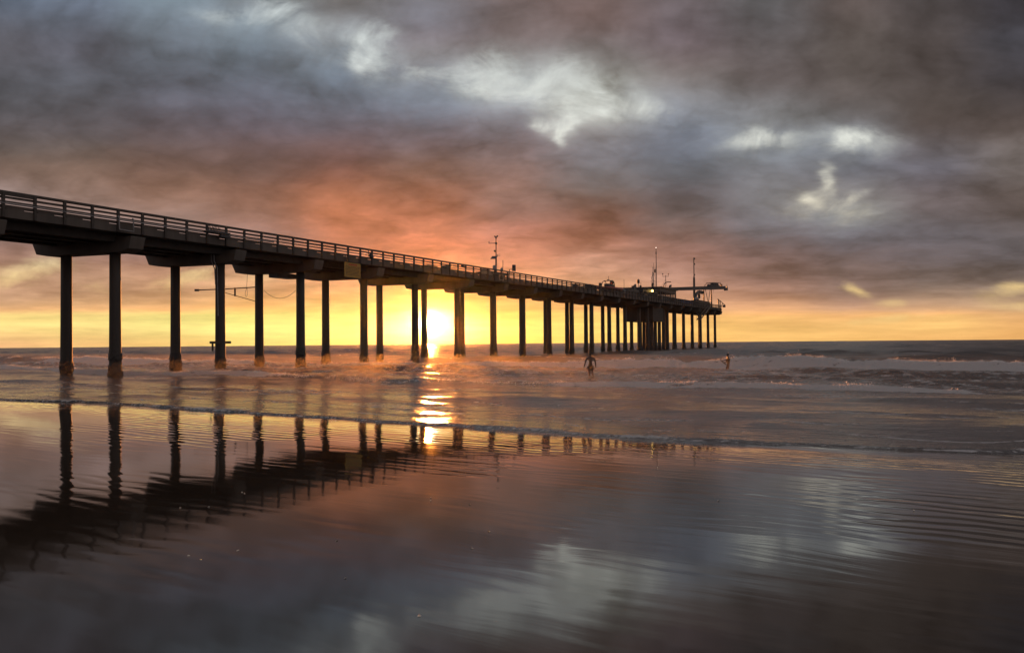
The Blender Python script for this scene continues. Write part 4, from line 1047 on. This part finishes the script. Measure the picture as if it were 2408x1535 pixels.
# crate hoist davit
a = at(1634.5, 705, 57); s_, _ = sq(a); base = W3(s_, 57, zd(s_)); o = thing('davit_crane', base, 'thick curved davit with hanging block at the pier head', 'davit')
def lp(x, y, q=57): return rel(base, at(x, y, q))
mb = MB(); mb.tube([(0, 0, 0), lp(1634.8, 698), lp(1637, 692), lp(1640.5, 687.5), lp(1645, 685)], [.55, .5, .45, .42, .38], 8); mb.build('curved_arm', STEEL, o, smooth=True)
mb = MB(); mb.span(lp(1643, 686), lp(1652.5, 688.5), .8, .8); mb.span(lp(1644, 685), lp(1654, 684.8), .3, .18); mb.box(lp(1647, 687), (1.4, .8, 1.0)); mb.build('head', DARK, o)
mb = MB(); mb.tube([lp(1643, 690.5), lp(1643, 708)], .06, 5); mb.box(lp(1644, 697), (.75, .6, 1.3)); mb.box(lp(1643.5, 691.5), (1.3, .3, .25)); mb.build('hanging_block', DARK, o)
a = at(1638, 705, 56); s_, _ = sq(a); base = W3(s_, 56, zd(s_)); o = thing('winch_drum', base, 'small round winch at the foot of the curved davit', 'winch')
zc = max(.8, rel(base, at(1638, 703.5, 56)).z)
mb = MB(); mb.tube([(0, -.5, zc), (0, .5, zc)], .62, 12); mb.build('drum', PALE, o); mb = MB(); mb.box((0, 0, zc / 2), (1.2, 1.3, zc)); mb.build('frame', DARK, o)
# tarp, tanks
def block(x0, x1, ytop, q, dq, name, label, cat, m, pname, bev=.08, second=None):
    a = at(x0, ytop, q); b = at(x1, ytop, q); s1, _ = sq(a); s2_, _ = sq(b); base = W3((s1 + s2_) / 2, q + dq / 2, zd((s1 + s2_) / 2)); h_ = max(.5, (a.z + b.z) / 2 - base.z)
    o = thing(name, base, label, cat); mb = MB(); mb.box((0, 0, h_ / 2 + .06), (s2_ - s1, dq, h_ - .12)); mb.build(pname, m, o, bevel=bev)
    if second: mb = MB(); mb.box((0, 0, .1), (s2_ - s1 + .3, dq + .2, .12)); mb.box((0, 0, h_ + .03), (s2_ - s1 + .1, dq + .1, .1)); mb.build(second, DARK, o)
    return o
block(1604, 1629, 706.3, 55.6, 1.8, 'covered_equipment', 'equipment under a blue tarpaulin beside the tall mast foot', 'tarpaulin', BLUE, 'tarpaulin', .2, 'pallet')
block(1584, 1603, 704.5, 55.8, 1.6, 'equipment_locker', 'dark locker right of the laboratory beside the blue tarpaulin', 'locker', DARK, 'body', .1, 'lid')
block(1645, 1671, 708.5, 55.8, 2.5, 'water_tank', 'long grey tank between the crane legs', 'tank', STEEL, 'tank_body', .3, 'strap')
o, base = mast(1611.2, 700.5, 57, .04, 'thin short whip aerial above the blue tarpaulin', ybase=708)
o['category'] = 'aerial'

# cage of rails and outrigger at the head
sE = SB - .5
base = W3(sE - 2, QC - 4.6, zd(sE)); o = thing('safety_cage', base, 'open tubular safety cage on the last bay of the pier', 'railing')
mb = MB()
hc = at(1680, 703.5, 54.6).z - base.z; hc = min(max(hc, 1.5), 3.0)
for k in range(6): mb.tube([(-3 + k, 0, 0), (-3 + k, 0, hc if k > 0 else hc * .7)], .045, 5)
mb.build('upright', STEEL, o)
mb = MB()
for k in range(4): mb.tube([(-3, 0, hc * (k + 1) / 4), (2, 0, hc * (k + 1) / 4)], .045, 5)
mb.build('crossbar', STEEL, o)
P1 = at(1688, 703, 55); P2 = at(1705.5, 717.5, 55); P3_ = at(1689, 720.5, 55); P4 = at(1704, 720.8, 55)
base = P3_.copy(); o = empty('outrigger', base, 0, label='triangular braced outrigger projecting beyond the end of the pier', cat='outrigger')
mb = MB(); mb.tube([P1 - base, P2 - base], .11, 6); mb.tube([P3_ - base, P4 - base], .11, 6); mb.tube([P1 - base, P3_ - base], .12, 6); mb.build('frame', STEEL, o)
mb = MB()
for f0, f1 in ((.35, .35), (.65, .35), (.65, .7)): mb.tube([P1.lerp(P2, f0) - base, P3_.lerp(P4, f1) - base], .08, 5)
mb.build('brace', STEEL, o)
mb = MB(); mb.box((P2 + P4) / 2 - base + Vector((-.3, 0, -.1)), (.9, .7, .8)); mb.build('end_block', DARK, o, bevel=.1)

# ------------------------------------------------------------------ people
def skin_body(name, verts, edges, radii, m, parent=None, sub=2, loc=None, root=0):
    me = bpy.data.meshes.new(name); me.from_pydata([tuple(v) for v in verts], edges, [])
    ob = bpy.data.objects.new(name, me); S.collection.objects.link(ob)
    md = ob.modifiers.new('s', 'SKIN'); md.use_smooth_shade = True; md.branch_smoothing = .6
    for i_, sv in enumerate(me.skin_vertices[0].data):
        rr_ = radii[i_]; rr_ = tuple(k_ * (1.22 if k_ > .02 else 1) for k_ in (rr_ if isinstance(rr_, tuple) else (rr_, rr_))); sv.radius = (rr_ if not isinstance(rr_, tuple) else rr_[0], rr_ if not isinstance(rr_, tuple) else rr_[1]); sv.use_root = (i_ == root)
    ms_ = ob.modifiers.new('b', 'SUBSURF'); ms_.levels = sub; ms_.render_levels = sub
    dg = bpy.context.evaluated_depsgraph_get(); ev = ob.evaluated_get(dg)
    nm = bpy.data.meshes.new_from_object(ev); bpy.data.objects.remove(ob); bpy.data.meshes.remove(me)
    nm.name = name; nm.materials.clear(); nm.materials.append(m)
    for p_ in nm.polygons: p_.use_smooth = True
    o = bpy.data.objects.new(name, nm); S.collection.objects.link(o)
    if parent is not None: o.parent = parent
    if loc is not None: o.location = loc
    return o
def chain(V, E, Rd, start, pts, rads):
    prev = start
    for p_, r_ in zip(pts, rads):
        V.append(Vector(p_)); Rd.append(r_); E.append((prev, len(V) - 1)); prev = len(V) - 1
    return prev
def hand(V, E, Rd, wrist, dirv, side, curl=.35):
    w = V[wrist]; d_ = Vector(dirv).normalized(); sd = Vector(side).normalized(); nn = d_.cross(sd).normalized()
    palm = chain(V, E, Rd, wrist, [w + d_ * .05], [(.024, .034)])
    lens = [.072, .080, .075, .060]
    for i_, L in enumerate(lens):
        off = sd * (-.03 + .02 * i_); a0 = w + d_ * .092 + off
        a1 = a0 + (d_ * math.cos(curl) + nn * math.sin(curl)) * L * .5; a2 = a1 + (d_ * math.cos(curl * 2.2) + nn * math.sin(curl * 2.2)) * L * .5
        chain(V, E, Rd, palm, [a0, a1, a2], [.0105, .0095, .008])
    b0 = w + d_ * .03 - sd * .038; chain(V, E, Rd, palm, [b0, b0 + (d_ * .7 - sd * .6) * .032, b0 + (d_ * .95 - sd * .35) * .06], [.012, .011, .009])
def head(V, E, Rd, neck_i, c, face):
    f_ = Vector(face); up = Vector((0, 0, 1)); rt = f_.cross(up)
    k = chain(V, E, Rd, neck_i, [c + Vector((0, 0, -.07)), c, c + Vector((0, 0, .065))], [(.062, .072), (.077, .092), (.062, .075)])
    n_ = k - 1
    chain(V, E, Rd, n_, [c + f_ * .088 + up * -.012, c + f_ * .112 + up * -.028], [.018, .010])     # nose
    chain(V, E, Rd, k - 2, [c + f_ * .075 + up * -.085], [.026])                                     # chin
    for sg_ in (-1, 1): chain(V, E, Rd, n_, [c + rt * sg_ * .086], [.016])                            # ears
    return k
# person 1, walking out through the shallows
p1 = atY(1386.5, 890.3, 61.9); zb = -.08; p1.z = zb
pr = empty('person', (p1.x, p1.y, zb), 0, label='person in dark shorts wading out with arms held slightly away from the body', cat='person')
V = [Vector((.065, 0, .93))]; E = []; Rd = [(.15, .12)]
w_ = chain(V, E, Rd, 0, [(.068, .0, 1.08), (.07, -.01, 1.22)], [(.14, .10), (.17, .115)])
ch = chain(V, E, Rd, w_, [(.07, -.01, 1.36)], [(.185, .11)])
nk = chain(V, E, Rd, ch, [(.065, .0, 1.47), (.06, .015, 1.53)], [(.075, .07), (.055, .06)])
head(V, E, Rd, nk, Vector((.055, .03, 1.645)), (0.0, 1, 0))
sl_ = chain(V, E, Rd, ch, [(-.13, -.01, 1.40), (-.20, -.01, 1.34), (-.245, -.02, 1.20), (-.29, -.03, 1.06), (-.325, -.01, .93), (-.37, .03, .78)], [.06, .058, .050, .040, .042, .026])
hand(V, E, Rd, sl_, (-.25, .15, -1), (0, 1, .1), .5)
sr_ = chain(V, E, Rd, ch, [(.27, -.01, 1.40), (.335, -.01, 1.34), (.375, .0, 1.20), (.405, .01, 1.05), (.415, .05, .92), (.41, .09, .77)], [.06, .058, .050, .040, .042, .026])
hand(V, E, Rd, sr_, (-.05, .12, -1), (0, 1, .1), .45)
l1 = chain(V, E, Rd, 0, [(-.02, 0, .84), (-.025, .01, .66), (-.02, .02, .48), (-.015, -.01, .32), (-.01, -.01, .10), (-.01, .0, .045)], [(.09, .09), (.083, .085), .058, .056, .036, .04])
chain(V, E, Rd, l1, [(-.01, .07, .03), (-.01, .15, .02)], [(.04, .028), (.034, .018)])
r1_ = chain(V, E, Rd, 0, [(.15, .0, .84), (.165, .03, .66), (.19, .07, .48), (.205, .02, .34), (.235, -.18, .17), (.25, -.23, .11)], [(.09, .09), (.083, .085), .058, .054, .036, .04])
chain(V, E, Rd, r1_, [(.25, -.18, .07), (.25, -.10, .02)], [(.036, .028), (.03, .018)])
skin_body('body', V, E, Rd, SKIN, pr)
V = [Vector((.065, 0, .97))]; E = []; Rd = [(.165, .135)]
chain(V, E, Rd, 0, [(-.02, .0, .82), (-.03, .01, .64), (-.03, .02, .52)], [(.112, .112), (.108, .112), (.10, .10)])
chain(V, E, Rd, 0, [(.15, .0, .82), (.17, .03, .64), (.19, .065, .52)], [(.112, .112), (.108, .112), (.10, .10)])
skin_body('shorts', V, E, Rd, SHORT, pr)
MB().ball((.055, .012, 1.675), .1, 12, (.86, 1.0, .95)).build('hair', HAIR, pr, smooth=True)
hb = Vector((p1.x - .42, p1.y + .06, zb + .66))
o = empty('handheld_board', hb, 0, label='small flat dark paddle held in the left hand of the wading person', cat='paddle')
mb = MB(); mb.box((-.06, 0, -.05), (.30, .16, .018), Matrix.Rotation(-.45, 3, 'Y')); mb.build('blade', DARK, o, bevel=.006)
mb = MB(); mb.ball((.03, 0, .0), .035, 8, (1, 1, .7)); mb.build('white_knob', WHT, o, smooth=True)  # small white knob at the held end of the blade
# person 2, standing knee deep in profile with a small board
Y2 = 74.6; p2 = atY(1709.6, 868.8, Y2); zb2 = p2.z
pr = empty('person', (p2.x, p2.y, zb2), 0, label='person in black wetsuit standing in profile holding a small board in front of the surf', cat='person')
V = [Vector((.11, 0, .47))]; E = []; Rd = [(.105, .12)]
w_ = chain(V, E, Rd, 0, [(.12, 0, .62), (.135, 0, .78)], [(.085, .12), (.10, .135)])
ch = chain(V, E, Rd, w_, [(.125, 0, .91)], [(.10, .15)])
nk = chain(V, E, Rd, ch, [(.10, 0, 1.01), (.09, 0, 1.06)], [(.06, .065), (.05, .05)])
head(V, E, Rd, nk, Vector((.07, 0, 1.17)), (-1, 0, 0))
a1 = chain(V, E, Rd, ch, [(.09, -.15, .90), (.03, -.17, .84), (-.06, -.16, .80), (-.14, -.14, .765), (-.26, -.12, .745)], [.052, .048, .042, .036, .024])
hand(V, E, Rd, a1, (-1, .05, -.1), (0, .2, 1), .6)
a2 = chain(V, E, Rd, ch, [(.09, .15, .90), (.05, .17, .82), (.02, .17, .70), (-.02, .15, .60), (-.12, .13, .56), (-.2, .1, .58)], [.052, .048, .044, .036, .030, .022])
hand(V, E, Rd, a2, (-1, -.1, .1), (0, -.2, 1), .6)
for yy_ in (-.09, .09):
    k = chain(V, E, Rd, 0, [(.10 + yy_ * .2, yy_, .38), (.06 - yy_ * .3, yy_, .22), (.01 - yy_ * .5, yy_, .08), (.03, yy_, -.1), (.05, yy_, -.34)], [(.085, .08), .07, .052, .05, .036])
    chain(V, E, Rd, k, [(-.05, yy_, -.37), (-.12, yy_, -.38)], [(.035, .03), (.03, .02)])
skin_body('body', V, E, Rd, WETS, pr)
MB().ball((.082, 0, 1.195), .105, 12, (1.0, .86, .95)).build('hair', HAIR, pr, smooth=True)
pc = Vector((p2.x - .30, p2.y, zb2 + .58))
o = empty('small_board', pc, 0, label='short thin board held slanting in front of the person in the wetsuit', cat='board')
mb = MB(); rot = Matrix.Rotation(.70, 3, 'Y')
out = [(-.34, 0), (-.31, .12), (-.2, .19), (.05, .22), (.28, .19), (.33, .12), (.33, -.12), (.28, -.19), (.05, -.22), (-.2, -.19), (-.31, -.12)]
mb.prism([rot @ Vector((a_, b_, -.018)) for a_, b_ in out], (0, 0, 0), rot @ Vector((0, 0, .036))); mb.build('deck_board', DARK, o, bevel=.008)
mb = MB(); mb.ball(rot @ Vector((-.35, 0, 0)), .045, 8); mb.build('tip_glint', WHT, o, smooth=True)  # white ball painting a glint on the upper tip of the board
# swimmer far out
p3 = atY(627, 829, 190); zz3 = sea_height(p3.x, p3.y)
pr = empty('person', (p3.x, p3.y, zz3), 0, label='distant swimmer with only head and shoulders above water beside a pile', cat='person')
V = [Vector((0, 0, -.5))]; E = []; Rd = [(.15, .12)]
ch = chain(V, E, Rd, 0, [(0, 0, -.2), (0, 0, .04)], [(.16, .11), (.17, .11)]); nk = chain(V, E, Rd, ch, [(0, 0, .18)], [.055])
head(V, E, Rd, nk, Vector((0, 0, .33)), (0, 1, 0))
for sg_ in (-1, 1): k = chain(V, E, Rd, ch, [(.2 * sg_, 0, .05), (.34 * sg_, .08, -.08), (.40 * sg_, .2, -.18)], [.06, .045, .035]); hand(V, E, Rd, k, (.3 * sg_, 1, -.2), (1, 0, 0))
skin_body('body', V, E, Rd, WETS, pr)

# ------------------------------------------------------------------ shells on the wet sand
rr = random.Random(12)
def shell_mesh(k):
    mb = MB(); n = 9; vs = [(0, 0, .006)]; r_ = .011 + .004 * k
    for j in range(n):
        a_ = math.pi * (-.15 + 1.3 * j / (n - 1)); vs.append((r_ * math.cos(a_), r_ * 1.1 * math.sin(a_) + .004, .0))
    for j in range(n): vs.append((vs[1 + j][0] * .6, vs[1 + j][1] * .6, .008))
    fs = [(1 + j, 2 + j, n + 2 + j, n + 1 + j) for j in range(n - 1)] + [(0, n + 1 + j, n + 2 + j) for j in range(n - 1)]
    mb.add(vs, fs); return mb.mesh('shell', SHELL, smooth=True)
shm = [shell_mesh(k) for k in range(3)]
for (x, y) in [(570, 1157), (576, 1160), (424, 1194), (492, 1192), (1012, 1170), (1012, 1176), (1104, 1186), (560, 1294), (792, 1272), (1110, 1290), (812, 1360), (986, 1448), (1690, 1177), (1152, 1250), (2150, 1200), (444, 1306), (470, 1316)]:
    d = pix_dir(x, y); k = -HC / d.z; o = link('shell', shm[rr.randrange(3)], None, (d.x * k, d.y * k, .003)); o.rotation_euler = (rr.uniform(-.3, .3), rr.uniform(-.3, .3), rr.uniform(0, 6))
    tag(o, 'tiny pale shell fragment lying on the wet sand', 'shell', 'shell fragments on the wet sand')

# ------------------------------------------------------------------ sea haze
HZ = .000015
m = bpy.data.materials.new('sea_haze'); m.use_nodes = True; nt = m.node_tree; nt.nodes.clear()
vo = nt.nodes.new('ShaderNodeVolumePrincipled'); vo.inputs['Density'].default_value = HZ; vo.inputs['Anisotropy'].default_value = .955
vo.inputs['Color'].default_value = (.95, .92, .9, 1)
ou = nt.nodes.new('ShaderNodeOutputMaterial'); nt.links.new(vo.outputs[0], ou.inputs['Volume'])
mb = MB(); mb.box((0, 790, 14.5), (4400, 2600, 45)); hz = mb.build('haze', m)
tag(hz, 'thin salt haze over the surf', 'haze', kind='stuff')

# spray hanging low over the surf
m = bpy.data.materials.new('sea_mist'); m.use_nodes = True; nt = m.node_tree; nt.nodes.clear()
vo = nt.nodes.new('ShaderNodeVolumePrincipled'); vo.inputs['Density'].default_value = .0009; vo.inputs['Anisotropy'].default_value = .83
vo.inputs['Color'].default_value = (.97, .95, .93, 1)
ou = nt.nodes.new('ShaderNodeOutputMaterial'); nt.links.new(vo.outputs[0], ou.inputs['Volume'])
mb = MB()
def stp(s_, t_, z_): return (.6 * s_ + .8 * t_, .8 * s_ - .6 * t_, z_)
V_ = []
for z_, k_ in ((-.9, 0), (.6, 3), (1.25, 12)):
    V_ += [stp(22.5 + k_, 70, z_), stp(22.5 + k_, -190, z_), stp(92 - k_, -190, z_), stp(92 - k_, 70, z_)]
F_ = [(0, 1, 2, 3), (8, 9, 10, 11)]
for l_ in (0, 4): F_ += [(l_ + i_, l_ + (i_ + 1) % 4, l_ + 4 + (i_ + 1) % 4, l_ + 4 + i_) for i_ in range(4)]
mb.add(V_, F_); mist = mb.build('sea_mist', m)
tag(mist, 'low drifting spray over the breaking surf', 'mist', kind='stuff')
